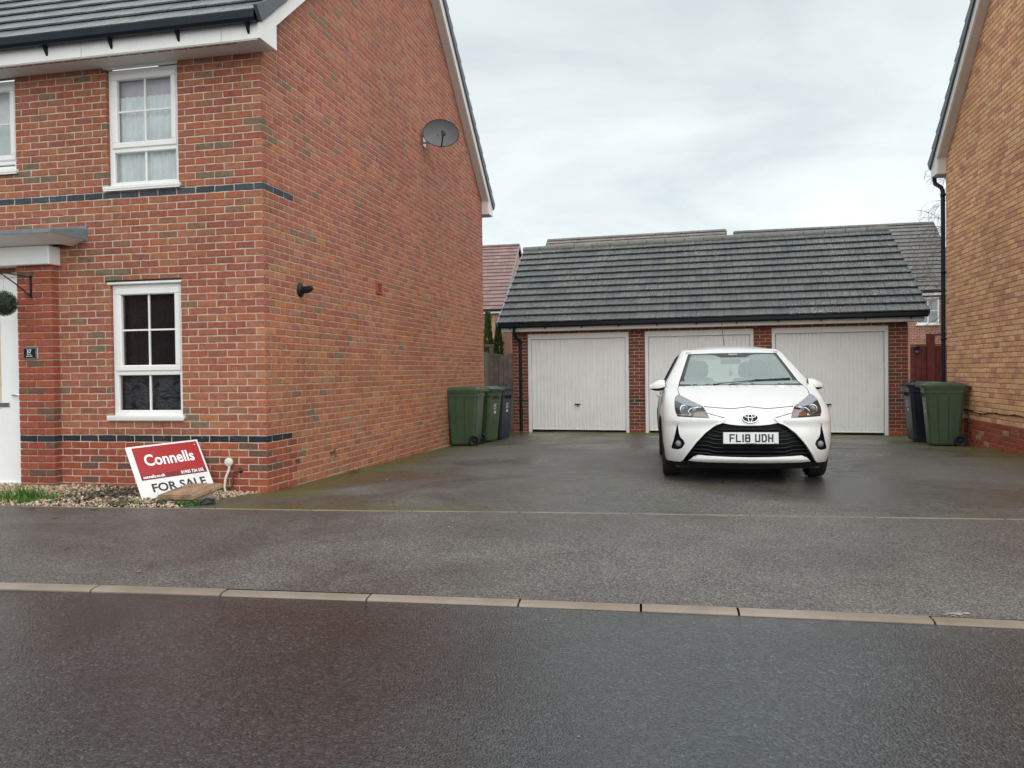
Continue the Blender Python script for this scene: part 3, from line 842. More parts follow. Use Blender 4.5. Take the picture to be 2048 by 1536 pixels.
for k in range(nrows):
    z = z_base + k * COURSE
    if k % 2 == 0: items.append((wall_f, (FM, -.215, 0.0, z, hcol(z, 0, 0), .1025, True)))
    else: items.append((wall_g, (GM, 0.0, .215, z, hcol(z, 1, 0), .1025, True)))
for ua, ub, z, r in lay(-5.6, -.1125, z_base, nrows, opens_f, ph=-.215):
    if r % 2 == 0 and ua > -.23: continue
    if ub > -.2255 and r % 2 == 0: ub = min(ub, -.225)
    if ub - ua < .03: continue
    items.append((wall_f, (FM, ua, ub, z, hcol(z, 0, ua), .06, False)))
def gclip(z):
    if z < ZS + .27: return (0, DEP)
    d = (z - lo_h(0)) / TAN + .03
    return (max(0, d - .12), DEP - max(0, d - .12)) if d < DEP / 2 else None
for ua, ub, z, r in lay(0, DEP, z_base, nrows + 52, [], ph=.1125, clip=gclip):
    if z < ZS:
        if r % 2 == 0:
            if ua < .1125: ua = .1125
            if ub - ua < .03: continue
        elif ua < .2: continue
        if r % 2 == 1 and ua < .2151: continue
    items.append((wall_g, (GM, ua, ub, z, hcol(z, 1, ua), .06, False)))
# shift header bond on the gable: even courses start with the facade brick's end
fi = [i for p, i in items if p is wall_f]; gi = [i for p, i in items if p is wall_g]
put_bricks(house, wall_f, fi, 'brick_red', 190)
put_bricks(house, wall_g, gi, 'brick_red', 110)
b = MB(); b.box(-5.6, -.02, .13, DEP - .02, -.2, ZS - .01); b.v = [p for p in b.v]
# back and far walls (plain, never in view)
b = MB(); b.add([(-5.6, DEP, -.3), (-.01, DEP, -.3), (-.01, DEP, ZS), (-5.6, DEP, ZS)], [(0, 3, 2, 1)]); b.add([(-5.6, 0.01, -.3), (-5.6, DEP, -.3), (-5.6, DEP, ZS), (-5.6, 0.01, ZS)], [(0, 3, 2, 1)]); b.build('rear_wall', 'mortar', house)
wl = window(house, -1.842, -.978, .868, 2.285, .045, 1.33, True, 'lower window with dark glass')
curtain(wl, -1.80, -1.02, 1.36, 2.25, .16, 'lace', 6, .012)
curtain(wl, -1.80, -1.02, .89, 1.33, .15, 'print', 3, .010, 'printed_cloth')
MAT['net'] = glass_mat('net_curtain', (.9, .9, .9), 0.0, .82, (.90, .92, .92))
wu = window(house, -1.842, -.978, 3.335, 4.60, .045, 3.735, False, 'upper window with white curtains', 'pale')
curtain(wu, -1.81, -1.01, 3.36, 4.33, .135, 'curtain', 11, .012, 'net_curtain')
b = MB(); b.add([(-1.81, .165, 4.2), (-1.01, .165, 4.2), (-1.01, .165, 4.57), (-1.81, .165, 4.57)], [(0, 1, 2, 3)]); b.build('lit_ceiling_sheet', simple('lilac_room_light', (.62, .55, .62), .9), wu)  # added sheet, its lilac colour stands in for pinkish light on the room ceiling
b = MB(); b.box(-1.87, -.965, -.012, .04, 4.604, 4.628); b.build('window_head', 'upvc', wu)
wb = window(house, -3.93, -2.998, 3.60, 4.60, .045, 3.70, False, 'upper window above the porch', 'pale')
b = MB(); b.add([(-3.9, .2, 3.65), (-3.02, .2, 3.65), (-3.02, .2, 4.58), (-3.9, .2, 4.58)], [(0, 1, 2, 3)]); b.build('blind', 'curtain', wb)

# porch: brick pier, beam, canopy, door
pier = MB(); pier.box(-2.922, -2.495, -.090, .02, z_base - .3, 2.52); pr = pier.build('porch_pier', 'mortar', house)
PM = basis((0, -.10, 0), (1, 0, 0), (0, 1, 0), (0, 0, 1)); PS = basis((-2.488, -.10, 0), (0, 1, 0), (-1, 0, 0), (0, 0, 1))
pi = []
for k in range(int((2.52 - z_base) / COURSE) + 1):
    z = z_base + k * COURSE; c = lambda: (BLUE_LOW if k == 8 else PAL_LOW)[rg.randrange(3 if k == 8 else len(PAL_LOW))]
    if k % 2 == 0:
        for a, e in ((-2.93, -2.715), (-2.705, -2.488)): pi.append((PM, a, e, z, c(), .1025 if e > -2.5 else .06, e > -2.5))
    else:
        for a, e in ((-2.93, -2.835), (-2.825, -2.6105)): pi.append((PM, a, e, z, c(), .06, False))
        pi.append((PM, -2.6005, -2.488, z, c(), .0985, True))
put_bricks(house, pr, pi, 'brick_garage', 0 + len(pi))
b = MB(); b.box(-4.3, -2.452, -.17, .004, 2.516, 2.72, ch=.008); b.build('porch_beam', 'upvc', house)
b = MB(); b.add([(-4.6, -.50, 2.785), (-2.13, -.50, 2.785), (-2.30, -.17, 2.722), (-4.6, -.17, 2.722), (-2.118, -.005, 2.785), (-4.6, -.005, 2.785), (-2.30, -.005, 2.722)], [(0, 3, 2, 1), (1, 2, 6, 4)]); b.build('porch_soffit', 'upvc', house)
MAT['lead'] = simple('lead_grey', (.17, .21, .225), .45, .12, 4, dirt=((.08, .09, .09), 5, .5, .8, .5))
b = MB(); b.add([(-4.6, -.51, 2.786), (-2.125, -.51, 2.786), (-2.112, -.004, 2.786), (-4.6, -.004, 2.786), (-4.6, -.51, 2.822), (-2.125, -.51, 2.822), (-2.112, -.004, 2.905), (-4.6, -.004, 2.905)],
                [(0, 3, 2, 1), (4, 5, 6, 7), (0, 1, 5, 4), (1, 2, 6, 5), (3, 0, 4, 7)]); cp = b.build('porch_canopy', 'lead', house)
b = MB(); b.box(-4.6, -2.105, -.012, -.001, 2.77, 2.935); b.build('flashing', 'lead', cp)
b = MB(); b.box(-3.93, -2.932, .03, .08, .10, 2.42, ch=.006); dr = b.build('door', 'door_white', house)
b = MB(); frame_ring(b, -3.93, -2.931, .075, 2.46, .05, .012, .07); b.build('door_frame', 'upvc', dr)
b = MB(); b.box(-3.74, -3.28, .020, .034, .95, 2.18, ch=.006); b.build('glazing_panel', simple('cream_glass', (.55, .50, .36), .25), dr)
b = MB(); b.box(-3.93, -2.95, -.02, .05, .06, .098, ch=.006); b.build('threshold', 'upvc', dr)
b = MB(); b.tube([(-3.14, .02, 1.10), (-3.02, -.02, 1.10), (-3.0, .02, 1.10)], .009, 8); b.build('handle', 'chrome', dr)
b = MB(); b.box(-3.52, -3.17, .018, .03, .965, 1.015, ch=.004); b.build('letter_plate', 'steel', dr)
b = MB(); b.box(-3.9, -2.94, -.35, -.02, -.1, .055, ch=.01); b.build('door_step', 'edging', house)

# ------------------------------------------------------------------ fittings on the red house
def on_house(name, x, y, z, label, cat, rz=0.0):
    w = hw(x, y, z); return tag(empty(name, w, -PH + rz), label, cat)
# boiler flue on the gable
fl = on_house('boiler_flue', 0, .785, 2.244, 'black round boiler flue sticking out of the brick gable', 'flue')
fl.scale = (.85, .9, .9)
b = MB(); b.lathe([(.0, .0), (.088, .0), (.092, .008), (.085, .016), (.062, .020), (.06, .034), (.05, .036), (.0, .036)], 24, M=Ry(rad(90))); b.build('collar', 'black_plastic', fl)
b = MB(); b.tube([(.03, 0, 0), (.09, 0, 0), (.135, 0, .006)], .046, 16); b.build('pipe', 'black_plastic', fl)
b = MB(); b.tube([(.13, 0, .004), (.150, .0, .014), (.178, 0, .030)], [.038, .034, .026], 14); b.build('plume_spout', 'black_plastic', fl)
# terracotta vent
vt = on_house('air_vent', 0, 3.18, 2.49, 'small terracotta louvred air vent on the brick gable', 'vent')
TERRA = simple('terracotta_plastic', (.36, .075, .045), .5)
b = MB(); frame_ring(b, -.10, .10, -.08, .08, .018, -.022, .006); q = MB(); q.add(b.v, b.f, M=GM); q.build('frame', TERRA, vt)
for i in range(7):
    b = MB(); b.box(-.085, .085, -.012, .004, -.062 + i * .019, -.052 + i * .019, M=GM @ T(0, 0, 0)); b.build('louvre', TERRA, vt)
# satellite dish
ds = on_house('satellite_dish', 0, 5.30, 5.13, 'grey oval satellite dish bracketed to the brick gable', 'satellite dish')
DISH = simple('dish_grey', (.085, .09, .10), .42, .08, 3)
cpos = Vector(hw(.31, 5.24, 5.20)) - Vector(hw(0, 5.30, 5.13))
cpos = Rz(PH) @ cpos
todir = (Rz(PH) @ (CAMP - Vector(hw(.31, 5.24, 5.20)))).normalized()
nrm = Vector((todir.x + .10, todir.y, todir.z + .34)).normalized()
ax = Vector((0, 0, 1)).cross(nrm).normalized(); ay = nrm.cross(ax)
DM = basis(cpos, ax, ay, nrm)
rings, seg = 7, 40; v = []; f = []
for i in range(rings + 1):
    t = i / rings
    for k in range(seg):
        w = 2 * math.pi * k / seg; v.append((.295 * t * math.cos(w), .225 * t * math.sin(w) * (1 + .06 * math.sin(w)), .055 * t * t))
for i in range(rings):
    for k in range(seg): f.append((i * seg + k, i * seg + (k + 1) % seg, (i + 1) * seg + (k + 1) % seg, (i + 1) * seg + k))
b = MB(); b.add(v, f, sm=True, M=DM); b.add([(p[0], p[1], p[2] - .008) for p in v], [q[::-1] for q in f], sm=True, M=DM)
rim = [(.295 * math.cos(w), .225 * math.sin(w) * (1 + .06 * math.sin(w)), .053) for w in [2 * math.pi * k / seg for k in range(seg + 1)]]
b.build('reflector', DISH, ds)
b = MB(); b.tube(rim, .006, 6, M=DM, caps=False); b.build('rim', 'black_plastic', ds)
b = MB(); b.tube([(0, -.20, .04), (0, -.235, .10), (.01, -.10, .34)], .011, 8, M=DM); b.build('feed_arm', 'black_plastic', ds)
b = MB(); b.tube([(.012, -.10, .33), (.008, -.055, .30)], [.022, .028], 12, M=DM); b.box(-.02, .045, -.125, -.085, .32, .37, M=DM); b.build('receiver', 'black_plastic', ds)
for sx_, sy_ in ((-.045, -.01), (.045, -.01), (-.04, -.15), (.04, -.15)):
    b = MB(); b.lathe([(0, .008), (.008, .008), (.008, 0)], 8, M=DM @ T(sx_, sy_, .012)); b.build('bolt', 'black_plastic', ds)
b = MB(); b.box(0, .012, -.07, .07, -.09, .09); b.tube([(.01, 0, -.02), (.14, 0, -.02), (.17, 0, 0)], .018, 8); b.tube([(.16, 0, -.03), tuple(cpos + Vector((-.02, .06, -.03)))], .02, 8); b.build('wall_bracket', 'steel', ds)
# house number plate on the pier
npl = on_house('house_number_sign', -2.765, -.1005, 1.56, 'small black house number 37 plate on the porch pier', 'sign')
b = MB(); b.box(-.095, .095, -.008, .0, -.066, .066, ch=.003); b.build('backplate', 'steel', npl)
b = MB(); b.box(-.080, .062, -.013, -.008, -.050, .050); b.build('plate', 'black_plastic', npl)
VF = Rx(rad(90))
MAT['white_ink'] = simple('white_ink', (.80, .80, .80), .5, .02)
text_part('37', .062, T(-.010, -.0142, -.002) @ VF, 'number', 'white_ink', npl, .001)
b = MB()
for zz_, ws in ((-.020, (.03, .02)), (-.036, (.045, .03))):
    xq = -.010 - sum(ws) / 2 - .003
    for w_ in ws:
        b.add([(xq, -.0142, zz_), (xq + w_, -.0142, zz_), (xq + w_, -.0142, zz_ + .006), (xq, -.0142, zz_ + .006)], [(0, 1, 2, 3)]); xq += w_ + .006
b.build('small_lettering', 'white_ink', npl)
for xq in (-.088, .073):
    b = MB(); b.lathe([(0, .006), (.006, .005), (.007, 0)], 10, M=T(xq, -.008, 0) @ Rx(rad(90))); b.build('screw', 'steel', npl)
# hanging bracket and topiary ball
hb = on_house('hanging_bracket', -2.745, -.10, 2.16, 'black iron hanging basket bracket on the porch pier', 'bracket')
b = MB(); b.box(-.012, .012, -.010, 0, .0, .25); b.build('wall_bar', 'black_plastic', hb)
b = MB(); b.tube([(0, -.01, .225), (-.04, -.20, .24), (-.075, -.37, .262)], .006, 8); b.build('top_arm', 'black_plastic', hb)
b = MB(); b.tube([(0, -.01, .02), (-.035, -.17, .14), (-.075, -.36, .255)], .007, 8); b.tube([(-.075, -.365, .262), (-.08, -.39, .275), (-.082, -.395, .25), (-.078, -.375, .235)], .005, 6); b.build('brace', 'black_plastic', hb)
tb = on_house('topiary_ball', -2.74, -.475, 2.075, 'round dark green artificial topiary ball hanging by the door', 'topiary ball')
LEAFD = simple('box_leaf', (.022, .045, .022), .55, .35, 30)
rg2 = random.Random(5); b = MB(); b2 = MB()
for i in range(2600):
    w = rg2.uniform(0, 2 * math.pi); zc = rg2.uniform(-1, 1); s_ = math.sqrt(1 - zc * zc); n_ = Vector((s_ * math.cos(w), s_ * math.sin(w), zc))
    r_ = .118 + rg2.uniform(-.012, .012); p_ = n_ * r_
    a_ = n_.orthogonal().normalized(); a_ = (Matrix.Rotation(rg2.uniform(0, 6.28), 3, n_) @ a_); d_ = (n_ * rg2.uniform(.3, .9) + a_).normalized(); e_ = d_.cross(n_).normalized() * .0045
    b.add([p_ - e_ * .4, p_ + d_ * .008 - e_, p_ + d_ * .016, p_ + d_ * .008 + e_], [(0, 1, 2, 3)])
tag(b.build('leaves', LEAFD, tb), kind='stuff')
b2.lathe([(.0, -.112)] + [(.112 * math.cos(a_), .112 * math.sin(a_)) for a_ in [rad(-80 + 16 * i) for i in range(11)]] + [(0, .112)], 16); b2.build('core', simple('ball_core', (.008, .014, .008), .9), tb)
b = MB(); b.tube([(0, 0, .11), (0, 0, .30)], .003, 5); b.tube([(-.07, 0, .085), (0, 0, .19)], .002, 5); b.tube([(.07, 0, .085), (0, 0, .19)], .002, 5); b.tube([(0, -.07, .085), (0, 0, .19)], .002, 5); b.build('chain', 'steel', tb)
# pipes by the corner
MAT['cream_plastic'] = simple('cream_plastic', (.72, .69, .60), .45, .06, 8, dirt=((.35, .3, .2), 12, .5, .8, .4))
MAT['copper_brown'] = simple('brown_pipe', (.075, .055, .045), .55, .25, 12)
wp = on_house('white_waste_pipe', -.425, -.02, .09, 'bent white pipe with round white cap on the house wall', 'pipe')
b = MB(); b.lathe([(0, .035), (.040, .035), (.046, .026), (.046, 0), (0, 0)], 20, M=T(0, 0, .295) @ Rx(rad(90))); b.build('cap', 'cream_plastic', wp)
b = MB(); b.tube([(.01, -.02, .27), (.005, -.024, .22), (-.035, -.026, .13), (-.05, -.026, .04), (-.035, -.028, -.03)], .013, 8); b.build('pipe', 'cream_plastic', wp)
bp = on_house('brown_pipe', -.312, 0, .09, 'thin brown bent pipe running from wall to gravel', 'pipe')
b = MB(); b.lathe([(0, .004), (.024, .004), (.027, 0)], 14, M=T(0, -.001, .205) @ Rx(rad(90))); b.build('collar', 'black_plastic', bp)
b = MB(); b.tube([(0, 0, .205), (0, -.03, .205), (-.01, -.035, .205), (-.05, -.035, .195), (-.065, -.035, .18), (-.075, -.037, .05), (-.09, -.037, .035), (-.115, -.038, .03), (-.36, -.05, .025)], .0115, 8); b.build('pipe', 'copper_brown', bp)
for (yy, zz_, lb) in ((1.54, .333, 'corroded garden tap on the lower brick gable'), (.612, .337, 'small corroded pipe stub by the corner of the brick gable')):
    tp = on_house('garden_tap' if yy > 1 else 'pipe_stub', 0, yy, zz_, lb, 'tap' if yy > 1 else 'pipe')
    b = MB(); b.tube([(0, 0, 0), (.05, 0, 0)], .012, 8); b.build('spindle', 'copper_brown', tp)
    b = MB()
    if yy > 1:
        b.tube([(.045, 0, .03), (.05, 0, 0), (.06, -.01, -.03), (.065, -.012, -.05)], [.010, .015, .012, .010], 8); b.tube([(.05, -.035, .035), (.05, .035, .05)], .006, 6); b.tube([(.02, -.05, 0), (.03, .03, 0)], .009, 6)
    else:
        b.tube([(.03, 0, .025), (.04, 0, 0), (.04, .0, -.035)], .010, 8)
    b.build('body', 'copper_brown', tp)

# ------------------------------------------------------------------ the buff brick house
PAL_BUFF = [(min(.88, (q[0] * .65 + .56 * .35) * 1.36), (q[1] * .65 + .31 * .35) * 1.40, (q[2] * .65 + .125 * .35) * 1.95) for q in (lambda L: L)([(.66, .40, .17), (.62, .37, .16), (.60, .33, .12), (.55, .29, .11), (.63, .36, .135), (.52, .26, .105), (.58, .31, .115), (.43, .19, .095), (.36, .145, .085), (.56, .30, .12), (.48, .225, .10), (.65, .38, .16)])]
PAL_PL = [(.34, .075, .045), (.31, .068, .042), (.37, .085, .05), (.30, .065, .045), (.35, .08, .045)]
house2 = empty('brick_house', (RH[0], RH[1], 0), -PH)
tag(house2, 'yellow buff brick house with red brick plinth and black downpipe', 'house')
bpy.context.view_layer.update()
D2 = 9.2; ZS2 = 4.665
roof2, lo2 = gable_roof(house2, -1, -D2, 0.0, 5.5, ZS2, TAN, HPAL, 'tile_house', 0, 31)
RM = basis((0, 0, 0), (0, -1, 0), (1, 0, 0), (0, 0, 1))             # u = -y (towards the road), into the wall = +x
zb2 = .440 - COURSE * 7
loU = lambda u: lo2(-u)
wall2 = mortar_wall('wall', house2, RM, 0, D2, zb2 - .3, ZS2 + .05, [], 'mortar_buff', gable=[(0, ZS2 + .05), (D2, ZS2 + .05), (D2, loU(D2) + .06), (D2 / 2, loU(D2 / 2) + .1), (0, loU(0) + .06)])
def gclip2(z):
    if z < ZS2 + .27: return (0, D2)
    d = (z - loU(0)) / TAN + .03
    return (max(0, d - .12), D2 - max(0, d - .12)) if d < D2 / 2 else None
it2 = []
rg = random.Random(33)
n2 = int((ZS2 - zb2) / COURSE) + 1
for ua, ub, z, r in lay(0, D2, zb2, n2 + 52, [], ph=.05, clip=gclip2):
    if r < 7:
        c = PAL_PL[rg.randrange(len(PAL_PL))]
        if rg.random() < .04: c = (.42, .25, .18)
    else: c = PAL_BUFF[rg.randrange(len(PAL_BUFF))]
    it2.append((RM, ua, ub, z, c, .06, False))
put_bricks(house2, wall2, it2, 'brick_buff', 300)
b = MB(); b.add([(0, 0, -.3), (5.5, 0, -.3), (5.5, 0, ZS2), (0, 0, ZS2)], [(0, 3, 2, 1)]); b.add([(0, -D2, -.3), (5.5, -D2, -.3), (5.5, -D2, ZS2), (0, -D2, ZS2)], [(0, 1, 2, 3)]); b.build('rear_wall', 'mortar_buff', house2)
# downpipe of the buff house
dp = tag(empty('downpipe', hw(-.03, .07, -.05, RH), -PH), 'black downpipe on the corner of the buff brick house', 'downpipe')
b = MB(); b.tube([(-.08, .21, 4.80), (-.08, .21, 4.66), (-.07, .19, 4.60), (-.02, .03, 4.50), (0, 0, 4.42), (0, 0, .06)], .036, 12); b.build('pipe', 'gutter', dp)
for zz_ in (4.36, 3.0, 1.83, .6):
    b = MB(); b.lathe([(.036, -.03), (.042, -.028), (.042, .028), (.036, .03)], 14, M=T(0, 0, zz_)); b.box(-.01, .07, -.075, -.02, zz_ - .015, zz_ + .012); b.build('pipe_clip', 'gutter', dp)
# cable clipped to the wall
cb = tag(empty('wall_cable', hw(0, -.8, .58, RH), -PH), 'thin black cable clipped along the buff brick wall', 'cable')
pts = []; rgc = random.Random(4)
for i in range(40):
    yy = .75 - i * .14; pts.append((-.012, yy, .012 * math.sin(i * .9) + .018 * math.sin(i * .33 + 1.0) - .0 + rgc.uniform(-.002, .002)))
b = MB(); b.tube(pts, .0085, 6); b.build('cable', 'black_plastic', cb)
for i in range(2, 40, 5):
    b = MB(); p = pts[i]; b.box(p[0] - .012, p[0] + .012, p[1] - .008, p[1] + .008, p[2] - .012, p[2] + .012); b.build('clip', 'black_plastic', cb)

TH[0] = 1.0
# ------------------------------------------------------------------ garage block
garage = empty('garage_block', (.134, 18.916, 0), -GA)
tag(garage, 'row of three brick garages with white doors and grey tiled roof', 'garage')
bpy.context.view_layer.update()
zg = .5855 - 9 * COURSE; ZGT = 2.205
PAL_G = [(.24, .070, .048), (.21, .062, .045), (.26, .078, .052), (.19, .06, .045), (.17, .075, .05), (.23, .068, .046), (.145, .085, .055)]
rg = random.Random(9)
piers = [(-.125, .243), (2.573, 2.925), (5.225, 5.588), (7.842, 8.20)]
gi = []
for pi_, (a0, a1) in enumerate(piers):
    b = MB(); b.box(a0 + .008, a1 - .008, .006, .34, zg - .2, ZGT + .1); pw = b.build('pier', 'mortar', garage)
    its = []
    for k in range(30):
        z = zg + k * COURSE
        col = BLUE[rg.randrange(3)] if k == 9 else (PAL_LOW if k < 2 else PAL_G)[rg.randrange(6)]
        col2 = BLUE[rg.randrange(3)] if k == 9 else (PAL_LOW if k < 2 else PAL_G)[rg.randrange(6)]
        w = a1 - a0; s_ = a0 + (w * .345 if k % 2 else w * .655)
        end = pi_ in (0, 3)
        its.append((FM, a0, s_ - .005, z, col, .1025 if end else .06, end)); its.append((FM, s_ + .005, a1, z, col2, .1025 if end else .06, end))
    put_bricks(garage, pw, its, 'brick_garage', len(its), 'brick')
b = MB(); b.box(-.118, 8.193, .007, .2, 2.138, 2.28); lt = b.build('lintel_course', 'mortar', garage)
its = []; x = -.125
while x < 8.15:
    its.append((FM, x, min(x + .215, 8.2), 2.146 + .0, PAL_G[rg.randrange(7)], .06, False)); x += .225
put_bricks(garage, lt, its, 'brick_garage', len(its), 'brick')
for x0, x1 in ((-.12, -.115), (8.19, 8.195)):
    b = MB(); b.add([(x0, .0, zg - .2), (x0 - .5, 6, zg - .2), (x0 - .5, 6, 2.3), (x0, .0, 2.3)], [(0, 1, 2, 3)]); b.build('side_wall', brick_tex_mat('garage_side', (.22, .07, .05), (.17, .06, .045), (.38, .33, .28), (rad(-90), rad(90), 0)), garage)
for k, (a0, a1) in enumerate(((.243, 2.573), (2.925, 5.225), (5.588, 7.842))):
    nm = ('left garage door', 'middle garage door', 'right garage door')[k]
    b = MB(); b.box(a0, a0 + .075, .03, .11, -.12, 2.02, ch=.005); b.box(a1 - .075, a1, .03, .11, -.12, 2.02, ch=.005); b.box(a0, a1, .025, .11, 2.02, 2.137, ch=.005)
    dfm = b.build('door_frame', 'upvc_dull' if False else 'door_white', garage)
    p0, p1 = a0 + .095, a1 - .095
    n = 26; pw = (p1 - p0) / n; prof = []
    for i in range(n):
        x = p0 + i * pw; prof += [(x, .078), (x + .012, .062), (x + pw - .016, .062), (x + pw - .006, .078)]
    prof.append((p1, .078)); v = []; f = []
    for x, y in prof: v += [(x, y, -.045), (x, y, 2.005)]
    for i in range(len(prof) - 1): f.append((2 * i, 2 * i + 2, 2 * i + 3, 2 * i + 1))
    b = MB(); b.add(v, f); dpn = b.build('door_panel', 'door_white', garage)
    b = MB(); frame_ring(b, p0 - .012, p1 + .012, -.05, 2.012, .022, .055, .09); b.build('panel_edge', 'door_white', dpn)
    b = MB(); b.box(p0 - .02, p1 + .02, .092, .12, -.09, 2.02); b.build('shadow_gap', 'dark_room', dpn)
    xm = (a0 + a1) / 2 - .02
    b = MB(); b.box(xm - .065, xm + .065, .02, .062, .52, .545, ch=.008); b.tube([(xm, .05, .52), (xm, .045, .475)], .009, 6); b.build('door_handle', 'black_plastic', dpn)
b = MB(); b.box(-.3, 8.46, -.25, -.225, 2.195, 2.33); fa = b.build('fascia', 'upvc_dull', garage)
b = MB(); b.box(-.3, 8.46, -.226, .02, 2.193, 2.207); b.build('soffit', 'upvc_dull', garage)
prof = [(-.055, .05), (-.06, -.01), (-.03, -.05), (.03, -.05), (.05, -.02), (.05, .05), (.042, .05), (.042, -.015), (.024, -.04), (-.026, -.04), (-.05, -.008), (-.047, .05)]
b = MB(); b.prism(prof, 8.86, M=basis((-.345, -.305, 2.325), (0, -1, 0), (0, 0, 1), (1, 0, 0))); gtt = b.build('gutter', 'gutter', garage)
xx = -.1
while xx < 8.5:
    b = MB(); b.box(xx, xx + .025, -.30, -.245, 2.245, 2.29); b.build('gutter_bracket', 'gutter', gtt); xx += .83
b = MB(); b.tube([(.02, -.30, 2.29), (.02, -.30, 2.14), (.05, -.25, 2.06), (.085, -.06, 1.98), (.09, -.045, 1.92), (.09, -.045, zg + .0)], .036, 12); gd = b.build('downpipe', 'gutter', garage)
for zz_ in (1.95, 1.1, .4):
    b = MB(); b.lathe([(.036, -.03), (.042, -.026), (.042, .026), (.036, .03)], 14, M=T(.09, -.045, zz_)); b.build('pipe_clip', 'gutter', gd)
groof = empty('roof', parent=garage)
GPAL = [(.085, .092, .095), (.098, .105, .105), (.075, .083, .088), (.11, .115, .11), (.092, .10, .104)]
SLY, SLZ = 3.34, 2.16; SLL = math.hypot(SLY, SLZ); g_ = SLL / 12
SHR = -.090 * (SLY / 12)
roof_slope(garage, groof, (-.355, -.345, 2.365), (1, 0, 0), (0, SLY, SLZ), 8.87, 12, g_, .285, GPAL, 'tile_grey', 300, shear=SHR, seed=5)
sh = SHR * 12
Ovec = Vector((0, SLY, SLZ)).normalized()
b = MB(); b.add([(-.355 + sh, 3.0, 4.52), (8.515 + sh, 3.0, 4.52), (8.515 + 2 * sh, 6.35, 2.36), (-.355 + 2 * sh, 6.35, 2.36)], [(0, 1, 2, 3)], col=GPAL[0]); b.build('rear_slope', 'tile_far', groof)
ridge_run(groof, (-.40 + sh, 3.0, 4.505), (8.53 + sh, 3.0, 4.505), .46, .125, 'tile_far', (.125, .125, .115), seed=3)
for xq, s in ((-.355, -1), (8.515, 1)):
    for r in range(12):
        P0 = Vector((xq + SHR * r, -.345, 2.365)) + Ovec * (r * g_ - .01); P1 = P0 + Ovec * (g_ + .005) + Vector((SHR, 0, 0))
        N = Vector((1, 0, 0)).cross(Ovec)
        q = MB(); o_ = .028 * s
        pts = [P0 - N * .06, P1 - N * .065, P1 + N * .020, P0 + N * .064]
        pts += [p + Vector((o_, 0, 0)) for p in pts]
        q.add(pts, [(0, 1, 2, 3), (4, 7, 6, 5), (0, 3, 7, 4), (1, 5, 6, 2), (3, 2, 6, 7), (0, 4, 5, 1)]); q.build('verge_strip', 'verge_light' if s < 0 else 'verge', groof)
for xq in (-.118, 8.193):
    b = MB(); b.add([(xq, 0, 2.2), (xq + sh * 2, 6.0, 2.2), (xq + sh, 3.0, 4.35)], [(0, 1, 2)]); b.build('gable_wall', MAT['brick_garage'] if False else brick_tex_mat('garage_gable', (.22, .07, .05), (.17, .06, .045), (.38, .33, .28), (rad(-90), rad(90), 0)), garage)

